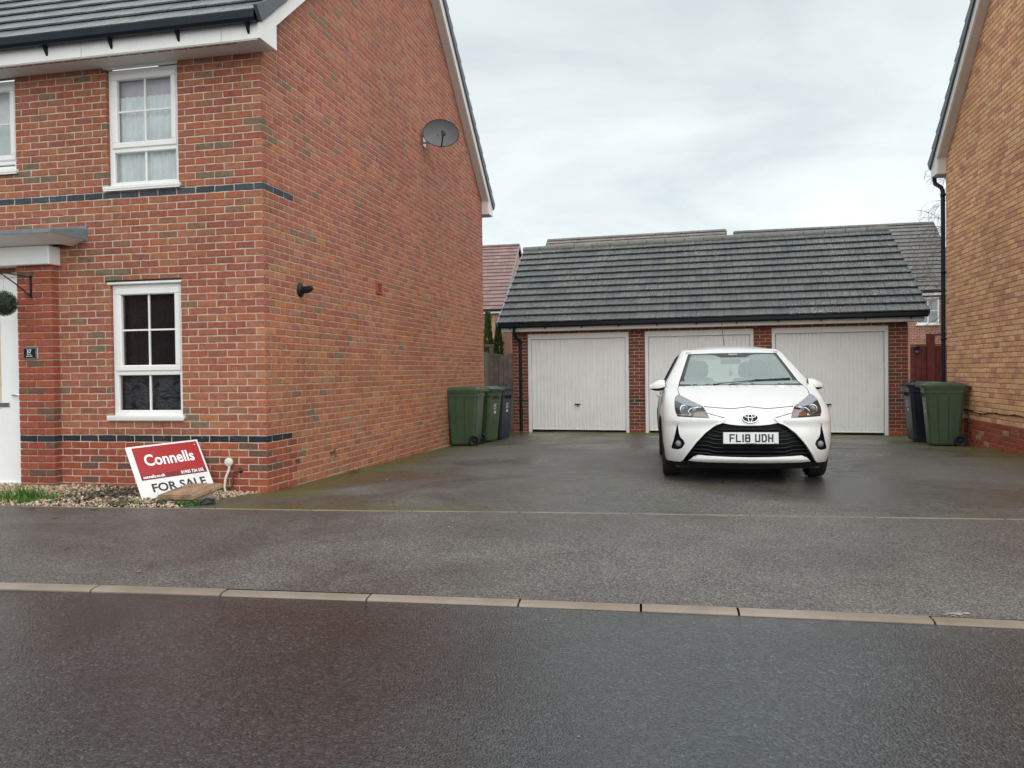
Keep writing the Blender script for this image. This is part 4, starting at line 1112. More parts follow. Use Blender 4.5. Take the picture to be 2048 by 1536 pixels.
# ------------------------------------------------------------------ houses behind
def far_house(loc, ang, W, dep, ze, tanp, tcol, wall_c, label, rows, windows=(), seed=1, name='distant_house', verge='verge'):
    """origin at the near right corner of the front wall; front runs to -x"""
    r = empty(name, (loc[0], loc[1], 0), -ang); tag(r, label, 'house', 'houses behind the garages'); bpy.context.view_layer.update()
    fm = brick_tex_mat(name + '_front', wall_c[0], wall_c[1], wall_c[2], (rad(-90), 0, 0)); sm_ = brick_tex_mat(name + '_side', wall_c[0], wall_c[1], wall_c[2], (rad(-90), rad(90), 0))
    b = MB(); b.add([(-W, 0, -.3), (0, 0, -.3), (0, 0, ze), (-W, 0, ze)], [(0, 1, 2, 3)]); b.build('wall', fm, r)
    for x in (0, -W):
        b = MB(); b.add([(x, 0, -.3), (x, dep, -.3), (x, dep, ze), (x, dep / 2, ze + dep / 2 * tanp + .15), (x, 0, ze)], [(0, 1, 2, 3, 4)]); b.build('gable_wall', sm_, r)
    b = MB(); b.add([(-W, dep, -.3), (0, dep, -.3), (0, dep, ze), (-W, dep, ze)], [(0, 3, 2, 1)]); b.build('rear_wall', fm, r)
    rf = empty('roof', parent=r); c = math.sqrt(1 + tanp * tanp); sl = (dep / 2 + .32) * c; g = sl / rows
    pal = [tuple(x * k for x in tcol) for k in (.88, .96, 1.04, 1.12)]
    roof_slope(r, rf, (-W - .12, -.32, ze + .10), (1, 0, 0), (0, 1, tanp), W + .24, rows, g, .33, pal, 'tile_far', 0, seed=seed, mock=False)
    roof_slope(r, rf, (.12, dep + .32, ze + .10), (-1, 0, 0), (0, -1, tanp), W + .24, rows, g, .33, pal, 'tile_far', 0, seed=seed + 1, mock=False)
    zr = ze + .10 + (dep / 2 + .32) * tanp
    ridge_run(rf, (-W - .12, dep / 2, zr), (.12, dep / 2, zr), .45, .13, 'tile_far', tuple(x * .9 for x in tcol), seed=seed)
    for xq in (.12, -W - .15):
        for s, ye in ((1, -.32), (-1, dep + .32)):
            V = Vector((0, s / c, tanp / c)); N = Vector((0, -s * tanp / c, 1 / c)); A = Vector((xq, ye, ze + .10)); q = MB()
            pts = [A - N * .08, A + V * sl - N * .08, A + V * sl + N * .045, A + N * .045]; pts += [p + Vector((.03, 0, 0)) for p in pts]
            q.add(pts, [(0, 1, 2, 3), (4, 7, 6, 5), (3, 2, 6, 7), (0, 4, 5, 1), (0, 3, 7, 4)]); q.build('verge', verge, rf)
    b = MB(); b.box(-W - .1, .1, -.26, -.24, ze - .1, ze + .1); b.build('fascia', 'upvc', r)
    b = MB(); b.box(-W - .1, .1, -.24, .02, ze - .11, ze - .09); b.build('soffit', 'upvc', r)
    b = MB(); b.tube([(-W - .1, -.31, ze + .06), (.1, -.31, ze + .06)], .055, 8); b.build('gutter', 'gutter', r)
    for (x0, x1, z0, z1) in windows:
        b = MB(); frame_ring(b, x0, x1, z0, z1, .07, -.03, .03); b.box((x0 + x1) / 2 - .02, (x0 + x1) / 2 + .02, -.02, .02, z0, z1); b.box(x0, x1, -.018, .02, (z0 + z1) / 2 - .015, (z0 + z1) / 2 + .015); w = b.build('window', 'upvc', r)
        b = MB(); b.add([(x0, -.005, z0), (x1, -.005, z0), (x1, -.005, z1), (x0, -.005, z1)], [(0, 1, 2, 3)]); b.build('pane', 'far_glass', w)
        b = MB(); b.box(x0 - .05, x1 + .05, -.08, .01, z0 - .05, z0); b.build('sill', 'upvc', w)
    return r
MAT['far_glass'] = simple('far_glass', (.10, .13, .14), .08, .1, 1, spec=.9)
TAN_B = ((.50, .25, .13), (.42, .19, .10), (.50, .40, .30)); RED_B = ((.30, .11, .075), (.24, .085, .06), (.42, .35, .28))
far_house((-.50, 47.0), rad(12.3), 9.0, 9.0, 4.72, .90, (.235, .150, .140), TAN_B, 'distant house with pinkish brown tiled roof behind the thin conifers', 18, seed=41, verge='verge_light')
far_house((9.95, 38.75), rad(16), 9.35, 9.0, 4.55, .80, (.19, .165, .155), RED_B, 'distant house with brown roof ridge showing above the garage ridge', 17, seed=51)
far_house((20.15, 36.95), rad(12.8), 9.45, 9.0, 4.60, .78, (.135, .132, .130), RED_B, 'distant red brick house with dark grey roof beside the buff house', 17, [(-1.75, -.82, 3.2, 4.42), (-5.0, -4.0, 3.2, 4.42)], seed=61)
far_house((20.5, 35.6), rad(102.3), 9.0, 8.0, 5.9, .9, (.17, .10, .09), RED_B, 'distant dark red gable half hidden behind the black downpipe', 12, seed=71)

far_house((-33.5, -6.0), rad(192.3), 11.0, 9.0, 4.9, .85, (.15, .14, .135), RED_B, 'house across the road, mirrored in the dark lower window', 17, [(-3.2, -2.2, 3.3, 4.6), (-6.0, -5.0, 3.3, 4.6), (-9.0, -8.0, 3.3, 4.6), (-3.2, -2.2, .9, 2.3), (-9.0, -8.0, .9, 2.3)], seed=81, name='opposite_house')
far_house((-21.0, -8.7), rad(192.3), 11.0, 9.0, 4.9, .85, (.15, .14, .135), TAN_B, 'second house across the road, mirrored in the dark lower window', 17, [(-3.2, -2.2, 3.3, 4.6), (-6.0, -5.0, 3.3, 4.6), (-9.0, -8.0, 3.3, 4.6), (-3.2, -2.2, .9, 2.3), (-9.0, -8.0, .9, 2.3)], seed=91, name='opposite_house')

# ------------------------------------------------------------------ fence, gate
WOODG = simple('weathered_grey_wood', (.135, .115, .095), .85, .35, 7, .5, 60, dirt=((.05, .05, .03), 4, .5, .8, .5))
WOODR = simple('red_stained_wood', (.17, .034, .027), .62, .3, 7, .4, 60, dirt=((.05, .014, .012), 5, .5, .8, .5))
def boards(root, A, Bv, n, z0, z1, th, mat, rg, gap=.006):
    A = Vector(A); Bv = Vector(Bv); U = (Bv - A); w = U.length / n; U.normalize(); S = Vector((U.y, -U.x, 0))
    for i in range(n):
        M = basis(A + U * (w * i), U, -S, Vector((0, 0, 1)))
        b = MB(); b.cbox(gap / 2, w - gap / 2, rg.uniform(-.004, .004), th, z0, z1 + rg.uniform(-.02, .012), .004, M=M); b.build('board', mat, root)
rg = random.Random(12)
fn = tag(empty('timber_fence', (-.45, 18.4, -.1)), 'weathered grey timber fence between the red house and the garages', 'fence')
boards(fn, (-.13, -.75, 0), (-.06, .55, 0), 9, 0, 1.82, .02, WOODG, rg)
boards(fn, (.03, .62, 0), (.47, .50, 0), 4, 0, 1.80, .02, WOODG, rg)
b = MB(); b.cbox(-.07, .03, .52, .62, 0, 2.0, .006); b.build('post', WOODG, fn)
b = MB(); b.cbox(-.17, .03, .50, .53, 1.97, 2.02, .004); b.build('top_rail', WOODG, fn)
gt = tag(empty('timber_gate', (7.98, 16.42, -.09), rad(-14)), 'dark red stained timber gate beside the right garage door', 'gate')
boards(gt, (0, 0, 0), (.30, 0, 0), 3, .03, 1.80, .022, WOODR, rg, .002)
b = MB(); b.cbox(.30, .44, -.05, .05, 0, 2.0, .006); b.build('post', WOODR, gt)
boards(gt, (.445, .02, 0), (.95, .02, 0), 5, .03, 1.80, .022, WOODR, rg, .002)
b = MB(); b.cbox(.29, .98, -.03, .03, 2.0, 2.035, .004); b.build('top_rail', WOODR, gt)
b = MB(); b.cbox(.0, .30, -.012, .03, 1.80, 1.835, .004); b.cbox(.45, .95, 0.0, .05, 1.80, 1.835, .004); b.build('capping', simple('orange_capping', (.34, .10, .04), .7), gt)
ll = tag(empty('gate_box', (8.085, 16.375, 1.56), rad(-14)), 'small black latch box fixed to the red gate', 'latch')
b = MB(); b.cbox(-.05, .05, -.03, .0, 0, .13, .008); b.build('case', 'black_plastic', ll)
b = MB(); b.box(-.035, .035, -.034, -.029, .015, .05); b.build('plate', 'steel', ll)

# ------------------------------------------------------------------ trees
def foliage_quad(b, p, d, n, l, w):
    e = d.cross(n)
    if e.length < 1e-4: e = d.orthogonal()
    e = e.normalized() * w
    b.add([p, p + d * l * .5 - e, p + d * l, p + d * l * .5 + e], [(0, 1, 2, 3)])
CON = simple('conifer_leaf', (.085, .14, .042), .75, .45, 5, dirt=((.13, .14, .04), 9, .5, .75, .5))
BARK = simple('bark', (.10, .075, .055), .9, .3, 10, .5, 40)
def conifer(x, y, h, r, label, seed):
    rg = random.Random(seed); t = tag(empty('conifer_tree', (x, y, -.1)), label, 'tree', 'conifers behind the fence')
    b = MB(); b.tube([(0, 0, 0), (0, 0, h * .9)], [.04, .008], 7); b.build('trunk', BARK, t)
    b = MB()
    for i in range(2600):
        u = rg.random() ** .8; z = .2 + (h - .2) * u
        R = r * (1 - u) ** .75 * (1 + .18 * math.sin(z * 9 + seed)) + .012
        w = rg.uniform(0, 6.283); k = rg.uniform(.55, 1.0); p = Vector((R * k * math.cos(w), R * k * math.sin(w), z))
        d = Vector((math.cos(w) * .45, math.sin(w) * .45, rg.uniform(.6, 1.2))).normalized()
        foliage_quad(b, p, d, Vector((rg.uniform(-1, 1), rg.uniform(-1, 1), rg.uniform(-1, 1))).normalized(), rg.uniform(.06, .13), rg.uniform(.010, .022))
    tag(b.build('crown', CON, t), kind='stuff')
conifer(-.60, 21.0, 2.86, .25, 'taller slim green conifer rising behind the grey fence', 2)
conifer(-.34, 21.3, 2.66, .22, 'shorter slim green conifer beside a taller one behind the fence', 8)
def birch(x, y, label):
    rg = random.Random(15); t = tag(empty('birch_tree', (x, y, -.2)), label, 'tree')
    b = MB(); b.tube([(0, 0, 0), (.05, 0, 3), (0, .1, 6), (.05, 0, 9.0)], [.14, .11, .07, .02], 8); b.build('trunk', BARK, t)
    tw = MB()
    def grow(p, d, l, r, lev):
        pts = [p]; q = p.copy(); dd = d.copy()
        for i in range(4):
            dd = (dd + Vector((rg.uniform(-.2, .2), rg.uniform(-.2, .2), rg.uniform(-.12, .12) - (.16 if lev > 1 else 0)))).normalized(); q = q + dd * (l / 4); pts.append(q.copy())
        tw.tube(pts, [max(.0045, r * (1 - i * .2)) for i in range(5)], 4, caps=False)
        if lev < 4:
            for i in range(4 if lev < 3 else 3):
                k = rg.randrange(1, 5); nd_ = (dd + Vector((rg.uniform(-.8, .8), rg.uniform(-.8, .8), rg.uniform(-.5, .5)))).normalized(); grow(pts[k], nd_, l * rg.uniform(.5, .75), r * .5, lev + 1)
    for i in range(17):
        z = 2.2 + i * .40; w = rg.uniform(0, 6.283) if i % 2 else math.pi + rg.uniform(-.8, .8)
        grow(Vector((0, 0, z)), Vector((math.cos(w), math.sin(w), .75)).normalized(), 2.5 * (1 - i * .035), .022, 1)
    tag(tw.build('branches', simple('birch_twig', (.13, .095, .085), .85), t), kind='stuff')
birch(17.55, 31.0, 'bare birch tree with fine drooping twigs behind the buff house')

# ------------------------------------------------------------------ wheelie bins
GREEN = simple('green_bin_plastic', (.042, .078, .036), .42, .16, 3, .15, 220, kind='obj', dirt=((.10, .13, .07), 6, .55, .8, .30))
NAVY = simple('dark_bin_plastic', (.011, .016, .026), .40, .16, 3, .15, 220, kind='obj', dirt=((.07, .075, .08), 6, .55, .8, .30))
PRINTW = simple('white_print', (.62, .64, .62), .6, .1, 40)
PRINTF = simple('faded_print', (.20, .25, .19), .6, .3, 40, kind='obj')
def loftbox(b, sec, cr=.035, n=3, M=None):
    """rounded-rectangle loft: sec = (z, x0, x1, y0, y1)"""
    rings = []
    for z, x0, x1, y0, y1 in sec:
        R = []
        for cx, cy, a0 in ((x1 - cr, y1 - cr, 0), (x0 + cr, y1 - cr, 90), (x0 + cr, y0 + cr, 180), (x1 - cr, y0 + cr, 270)):
            for k in range(n + 1):
                w = rad(a0 + 90 * k / n); R.append((cx + cr * math.cos(w), cy + cr * math.sin(w), z))
        rings.append(R)
    m = len(rings[0]); v = [p for R in rings for p in R]; f = []
    for i in range(len(rings) - 1):
        for k in range(m): f.append((i * m + k, i * m + (k + 1) % m, (i + 1) * m + (k + 1) % m, (i + 1) * m + k))
    f.append(tuple(range(m))[::-1]); f.append(tuple(range((len(rings) - 1) * m, len(rings) * m)))
    b.add(v, f, M=M)
def bin_(name, x, y, rz, mat, label, prn=True, handle=False, s=1.0):
    t = tag(empty(name, (x, y, gz(x, y)), rz), label, 'wheelie bin', 'wheelie bins against the house walls'); t.scale = (s, s, s)
    b = MB(); loftbox(b, [(.03, -.225, .225, -.235, .20), (.06, -.232, .232, -.245, .215), (.88, -.272, .272, -.315, .275), (.885, -.282, .282, -.325, .285), (.955, -.285, .285, -.33, .29), (.96, -.295, .295, -.34, .30), (.985, -.295, .295, -.34, .30)], .045); bd = b.build('body', mat, t)
    for sx in (-1, 1):       # raised ribs on both sides and front
        for yy in (-.14, .03):
            q = MB(); q.add([(sx * (.2345), yy * .8, .08), (sx * (.2345), yy * .8 + .012, .08), (sx * .2745, yy + .012, .87), (sx * .2745, yy, .87), (sx * (.240), yy * .8 + .006, .08), (sx * .280, yy + .006, .87)], [(0, 4, 5, 3), (4, 1, 2, 5)]); q.build('rib', mat, bd)
        for k in range(4):
            q = MB(); q.box(sx * .281 - .006, sx * .281 + .006, -.26 + k * .15, -.252 + k * .15, .80, .885); q.build('gusset', mat, bd)
    for xx in (-.10, -.03, .04, .11):
        q = MB(); q.box(xx - .004, xx + .004, -.335, -.31, .82, .885); q.build('gusset', mat, bd)
    b = MB(); loftbox(b, [(.987, -.30, .30, -.385, .315), (1.022, -.302, .302, -.39, .318), (1.030, -.285, .285, -.36, .30), (1.055, -.25, .25, -.27, .27), (1.07, -.17, .17, -.17, .20)], .05); ld = b.build('lid', mat, t)
    q = MB(); q.tube([(-.15, -.375, 1.02), (-.14, -.41, 1.005), (.14, -.41, 1.005), (.15, -.375, 1.02)], .012, 8); q.build('lid_grip', mat, ld)
    if handle:
        for xx in (-.12, .12):
            q = MB(); q.tube([(xx - .05, -.20, 1.05), (xx - .05, -.21, 1.10), (xx + .05, -.21, 1.10), (xx + .05, -.20, 1.05)], .009, 6); q.build('lid_handle', mat, ld)
    b = MB(); b.tube([(-.21, .285, .975), (-.21, .365, .99), (.21, .365, .99), (.21, .285, .975)], .017, 8); b.build('push_handle', mat, t)
    b = MB(); b.tube([(-.24, .21, .10), (.24, .21, .10)], .014, 8); b.build('axle', 'steel', t)
    for sx in (-1, 1):
        M = T(sx * .262, .21, .10) @ Ry(rad(90))
        b = MB(); b.lathe([(.066, -.022), (.085, -.026), (.098, -.022), (.101, 0), (.098, .022), (.085, .026), (.066, .022), (.066, -.022)], 26, M=M); w = b.build('wheel', 'tyre', t)
        b = MB(); b.lathe([(0, .012), (.016, .016), (.022, .008), (.05, .004), (.056, .015), (.067, .018), (.067, -.018), (.056, -.015), (.05, -.004), (.022, -.008), (.016, -.016), (0, -.012)], 22, M=M)
        for k in range(6):
            a = k * math.pi / 3; b.box(.015, .06, -.006, .006, -.009, .009, M=M @ Rz(a))
        b.build('hub', 'black_plastic', w)
    if prn:
        fy = lambda z: -.2405 - (z - .06) / .82 * .0745 - .0018
        def mark(nm, x0, x1, z0, z1, mt):
            q = MB(); q.add([(x0, fy(z0), z0), (x1, fy(z0), z0), (x1, fy(z1), z1), (x0, fy(z1), z1)], [(0, 1, 2, 3)]); q.build(nm, mt, bd)
        mark('address_label', -.035, .045, .42, .60, PRINTW)
        q = MB()
        for i, (z_, w_) in enumerate(((.72, .11), (.70, .08), (.675, .10), (.645, .12), (.628, .07))):
            q.add([(-.06, fy(z_), z_), (-.06 + w_, fy(z_), z_), (-.06 + w_, fy(z_ + .011), z_ + .011), (-.06, fy(z_ + .011), z_ + .011)], [(0, 1, 2, 3)])
        q.build('council_print', PRINTW, bd)
        q = MB(); cz = .24
        for k in range(3):
            for j in range(6):
                a0, a1 = rad(90 + k * 120 + 10 + j * 14), rad(90 + k * 120 + 10 + (j + 1) * 14); r0, r1 = .055, .085
                P = [(r0 * math.cos(a0), cz + r0 * math.sin(a0) * 1.3), (r1 * math.cos(a0), cz + r1 * math.sin(a0) * 1.3), (r1 * math.cos(a1), cz + r1 * math.sin(a1) * 1.3), (r0 * math.cos(a1), cz + r0 * math.sin(a1) * 1.3)]
                q.add([(p[0], fy(p[1]), p[1]) for p in P], [(0, 1, 2, 3)])
            a1 = rad(90 + k * 120 + 94)
            P = [(.04 * math.cos(a1), cz + .04 * math.sin(a1) * 1.3), (.10 * math.cos(a1), cz + .10 * math.sin(a1) * 1.3), (.07 * math.cos(a1 + .42), cz + .07 * math.sin(a1 + .42) * 1.3)]
            q.add([(p[0], fy(p[1]), p[1]) for p in P], [(0, 1, 2)])
        q.build('recycling_arrows', PRINTF, bd)
    return t
MAT['tyre'] = simple('tyre_rubber', (.011, .011, .012), .75, .2, 8)
bin_('wheelie_bin', -.84, 15.02, rad(-102.3), GREEN, 'green wheelie bin with its lid edge touching the red brick gable', True)
bin_('wheelie_bin', -.60, 15.85, rad(66), GREEN, 'green wheelie bin squeezed between a green bin and a dark bin', True)
bin_('wheelie_bin', -.37, 16.55, rad(66), NAVY, 'dark wheelie bin by the grey timber fence', True, True)
bin_('wheelie_bin', 7.37, 14.62, rad(-102.3), NAVY, 'dark wheelie bin by the red gate, next to a green bin', True, True)
bin_('wheelie_bin', 7.07, 13.42, rad(-110), GREEN, 'green wheelie bin standing against the buff brick house', True, s=.97)

# ------------------------------------------------------------------ estate agent board and paving slab
sgn = hw(-1.016, -.307, .602); psi, th, rho, BW, BH = .957, .65, -.059, .735, .615
Lv = Vector(hw(1, 0)) - Vector(hw(0, 0)); Dv = Vector(hw(0, 1)) - Vector(hw(0, 0)); UP = Vector((0, 0, 1))
axv = Lv * math.cos(psi) + Dv * math.sin(psi); nv = Lv * math.sin(psi) - Dv * math.cos(psi); dn = -UP * math.cos(th) + nv * math.sin(th)
a2 = axv * math.cos(rho) + dn * math.sin(rho); b2v = dn * math.cos(rho) - axv * math.sin(rho)
sb = empty('for_sale_board', M=basis(sgn, a2, -b2v, a2.cross(-b2v)))
tag(sb, 'red and white estate agent for sale board leaning on the house wall', 'sign')
MAT['board_white'] = simple('board_white', (.70, .70, .69), .5, .04, 5, dirt=((.45, .43, .38), 4, .5, .85, .4))
MAT['board_red'] = simple('board_red', (.33, .006, .008), .45, .05, 4); MAT['board_dark'] = simple('board_maroon', (.15, .004, .010), .45, .05, 4); MAT['ink'] = simple('black_ink', (.012, .012, .014), .5)
b = MB(); b.cbox(-BW / 2, BW / 2, -BH, 0, -.008, 0, .002); b.build('panel', 'board_white', sb)
def flat(nm, x0, x1, y0, y1, z, mt):
    q = MB(); q.add([(x0, y0, z), (x1, y0, z), (x1, y1, z), (x0, y1, z)], [(0, 1, 2, 3)]); return q.build(nm, mt, sb)
flat('red_field', -BW / 2 + .055, BW / 2 - .02, -.345, -.022, .0015, 'board_red'); flat('maroon_strip', -BW / 2 + .055, BW / 2 - .02, -.405, -.3455, .0015, 'board_dark')
text_part('Connells', .16, T(.02, -.245, .003), 'lettering', 'white_ink', sb, .0035, width=.50, squash=1.15)
text_part('connells.co.uk', .05, T(-.185, -.388, .003), 'lettering', 'white_ink', sb, .0015, width=.215)
text_part('01905 724 555', .05, T(.20, -.388, .003), 'lettering', 'white_ink', sb, .0015, width=.235)
text_part('FOR SALE', .13, T(.03, -.548, .003), 'lettering', 'ink', sb, .003, width=.54, squash=1.0)
for xx, yy in ((-.335, -.12), (-.335, -.36), (-.335, -.50), (.31, -.47), (.32, -.06)):
    q = MB(); q.lathe([(0, .004), (.006, .003), (.008, 0)], 8, M=T(xx, yy, .0)); q.build('rivet', 'board_white', sb)
SLAB = simple('brown_slab', (.34, .215, .135), .85, .3, 9, .8, 45, dirt=((.13, .075, .045), 8, .45, .7, .7), dist=.01)
sl = empty('paving_slab', M=T(-3.10, 7.86, .178) @ Rz(rad(-24)) @ Rx(rad(9)) @ Ry(rad(-3))); tag(sl, 'brown weathered paving slab lying on the gravel in front of the board', 'slab')
v = []; rgx = random.Random(3); n = 10
b = MB()
for k, (z0, z1, i_) in enumerate(((-.02, .022, 0.0),)):
    b.cbox(-.22, .22, -.20, .20, z0, z1, .006)
for i in range(9):
    x0 = -.215 + i * .048; b.box(x0, x0 + .042, -.198, .198, .0215, .0265 + rgx.uniform(0, .003))
b.build('slab', SLAB, sl)
b = MB(); b.cbox(-.12, .17, -.16, .12, -.085, -.021, .006); b.build('packing_stone', simple('pale_stone', (.36, .31, .26), .8, .2, 15, .4, 60), sl)
tr = tag(empty('rubber_scrap', (-2.86, 7.62, gz(-2.86, 7.62) + .005), rad(35)), 'crumpled black plastic scrap on the edge of the gravel', 'scrap')
b = MB(); b.add([(-.06, -.03, 0), (.05, -.045, .012), (.075, .02, .035), (.01, .05, .05), (-.05, .03, .02), (0, -.01, .045)], [(0, 1, 5), (1, 2, 5), (2, 3, 5), (3, 4, 5), (4, 0, 5)]); b.build('scrap', 'black_plastic', tr)

# ------------------------------------------------------------------ gravel, weeds, litter
GRAV = brick_mat('gravel_stone', 1.0, mamt=.1)
rg = random.Random(77); b = MB()
ico = [(0, 0, 1), (.894, 0, .447), (.276, .851, .447), (-.724, .526, .447), (-.724, -.526, .447), (.276, -.851, .447), (.724, .526, -.447), (-.276, .851, -.447), (-.894, 0, -.447), (-.276, -.851, -.447), (.724, -.526, -.447), (0, 0, -1)]
icf = [(0, 1, 2), (0, 2, 3), (0, 3, 4), (0, 4, 5), (0, 5, 1), (1, 6, 2), (2, 7, 3), (3, 8, 4), (4, 9, 5), (5, 10, 1), (6, 7, 2), (7, 8, 3), (8, 9, 4), (9, 10, 5), (10, 6, 1)]
gpal = [(.46, .34, .21), (.52, .40, .26), (.40, .29, .18), (.55, .45, .33), (.34, .25, .17), (.48, .38, .27), (.30, .23, .17), (.58, .50, .40)]
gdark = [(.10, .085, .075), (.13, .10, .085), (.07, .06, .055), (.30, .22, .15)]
def bedz(x, y): return max(gz(x, y) - .012, min(.092, .092 - (x + 3.15) * .3)) if x > -3.3 else .092
cnt = 0
while cnt < 5200:
    x = rg.uniform(-6.2, -2.5); y = rg.uniform(7.3, 9.6)
    if not pip(x, y, bed): continue
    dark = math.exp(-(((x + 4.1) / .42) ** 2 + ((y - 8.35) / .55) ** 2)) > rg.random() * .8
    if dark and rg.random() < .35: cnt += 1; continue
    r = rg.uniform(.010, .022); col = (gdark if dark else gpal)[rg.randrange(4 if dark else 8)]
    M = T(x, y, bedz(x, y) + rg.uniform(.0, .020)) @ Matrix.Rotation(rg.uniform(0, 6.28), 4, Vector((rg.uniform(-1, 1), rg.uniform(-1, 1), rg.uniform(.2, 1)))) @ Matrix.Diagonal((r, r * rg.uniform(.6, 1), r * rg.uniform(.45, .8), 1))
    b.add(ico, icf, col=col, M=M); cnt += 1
tag(b.build('gravel', GRAV), 'pale yellow gravel stones along the foot of the red house', 'gravel', kind='stuff')
GRASS = simple('grass_blade', (.085, .17, .025), .6, .4, 14, dirt=((.25, .26, .07), 11, .5, .75, .6)); WEED = simple('weed_leaf', (.055, .13, .022), .6, .35, 14); WEEDG = simple('grey_weed', (.075, .11, .06), .7, .3, 14)
def tuft(x, y, n, rad_, h, label, mat, seed, broad=False):
    rg = random.Random(seed); t = tag(empty('weed_plant' if broad else 'grass_tuft', (x, y, bedz(x, y))), label, 'weed' if broad else 'grass'); b = MB()
    for i in range(n):
        w = rg.uniform(0, 6.283); r = rad_ * rg.random() ** .6; p = Vector((r * math.cos(w) * 1.5, r * math.sin(w) * .7, 0)); lean = rg.uniform(.1, .9); w2 = rg.uniform(0, 6.283)
        hh = h * rg.uniform(.35, 1.15) * (1.15 - .7 * r / rad_); d = Vector((math.cos(w2) * lean, math.sin(w2) * lean, 1)).normalized()
        if broad:
            k = rg.uniform(.015, .04); q = p + d * hh * rg.uniform(.3, 1); e = Vector((rg.uniform(-1, 1), rg.uniform(-1, 1), rg.uniform(-.2, .6))).normalized(); g = e.cross(Vector((rg.uniform(-.3, .3), rg.uniform(-.3, .3), 1))).normalized() * k * .42
            b.add([q, q + e * k * .4 - g, q + e * k, q + e * k * .4 + g], [(0, 1, 2, 3)])
            b.tube([p, q], .0015, 3, caps=False)
        else:
            m = p + d * hh * .6; tip = m + Vector((math.cos(w2), math.sin(w2), -.1)) * hh * .45 * lean + Vector((0, 0, hh * .25)); s = Vector((-math.sin(w2), math.cos(w2), 0)) * .0035
            b.add([p - s, p + s, m + s * .8, m - s * .8, tip], [(0, 1, 2, 3), (3, 2, 4)])
    tag(b.build('blades' if not broad else 'leaves', mat, t), kind='stuff'); return t
tuft(-4.78, 8.0, 620, .22, .20, 'bright green grass tuft at the foot of the door step', GRASS, 1)
tuft(-4.62, 7.80, 260, .10, .10, 'low yellow green grass at the edge of the gravel bed', GRASS, 2)
tuft(-3.62, 7.62, 170, .11, .09, 'grey green leafy weed growing at the gravel edge', WEEDG, 3, True)
tuft(-3.28, 7.63, 110, .08, .06, 'small pale weed left of the paving slab', WEEDG, 4, True)
tuft(-3.03, 7.58, 220, .10, .05, 'low green dandelion leaves in front of the paving slab', WEED, 5, True)
tuft(-2.90, 7.66, 160, .08, .07, 'green leafy weed at the corner of the paving slab', WEED, 6, True)
LEAFB = simple('dead_leaf', (.09, .055, .025), .75, .4, 20); LEAFY = simple('yellow_leaf', (.30, .26, .10), .7, .3, 20); CHIP = simple('pale_chip', (.52, .50, .46), .8, .15, 20); MOSSM = simple('moss_clump', (.05, .06, .015), .9, .4, 30)
def leaf(px, py, size, mat, label, z=None, ang=0, nm=('fallen_leaf', 'leaf')):
    d = _F + _R * ((px - 1024) / FPX) + _U * ((768 - py) / FPX); zz_ = .1
    for _ in range(6):
        P = CAMP + d * ((zz_ - CAM_H) / d.z); zz_ = (gz(P.x, P.y) if P.y > kline(P.x) else ROADZ - .006) + .005
    o = tag(empty(nm[0], (P.x, P.y, zz_), ang), label, nm[1]); b = MB(); s = size
    b.add([(-s, 0, .002), (-s * .4, -s * .38, .004), (s * .4, -s * .3, .003), (s, 0, .010), (s * .35, s * .34, .006), (-s * .4, s * .3, .003), (0, 0, .001)], [(0, 1, 6), (1, 2, 6), (2, 3, 6), (3, 4, 6), (4, 5, 6), (5, 0, 6)]); b.build('blade', mat, o)
leaf(112, 1035, .045, LEAFB, 'dark brown curled leaf on the pavement by the gravel bed', ang=.2)
leaf(300, 1132, .022, LEAFB, 'dark leaf on the pavement beside a yellow leaf', ang=.7)
leaf(275, 1144, .026, LEAFY, 'yellow leaf on the pavement beside a dark leaf', ang=.3)
leaf(190, 1019, .06, MOSSM, 'mossy brown leaf lying on the edging by the weeds', ang=.1)
leaf(66, 1016, .05, LEAFB, 'reddish dead leaf under the bright green grass tuft', ang=1.0)
def splash(px, py, r, label):
    d = _F + _R * ((px - 1024) / FPX) + _U * ((768 - py) / FPX); zz_ = .06
    for _ in range(6):
        P = CAMP + d * ((zz_ - CAM_H) / d.z); zz_ = gz(P.x, P.y)
    rg = random.Random(2); o = tag(empty('mortar_splash', (P.x, P.y, 0), -.2), label, 'stain'); b = MB()
    for cx_, cy_, rr_ in ((0, 0, r), (r * 1.1, .01, r * .5), (-r * 1.2, -.02, r * .4), (r * .5, r * .7, r * .35), (-r * .5, -r * .8, r * .25)):
        n_ = 15; pts = [(cx_ + rr_ * rg.uniform(.55, 1.1) * math.cos(k * 6.283 / n_), cy_ + .7 * rr_ * rg.uniform(.5, 1.1) * math.sin(k * 6.283 / n_)) for k in range(n_)]
        b.add([(x_, y_, gz(P.x + x_, P.y + y_) + .003) for x_, y_ in pts], [tuple(range(n_))])
    b.build('stain', simple('old_mortar', (.33, .32, .29), .9, .5, 60, dirt=((.12, .115, .105), 70, .42, .6, .9)), o)
splash(1912, 1228, .045, 'pale splash of mortar on the pavement by the kerb')
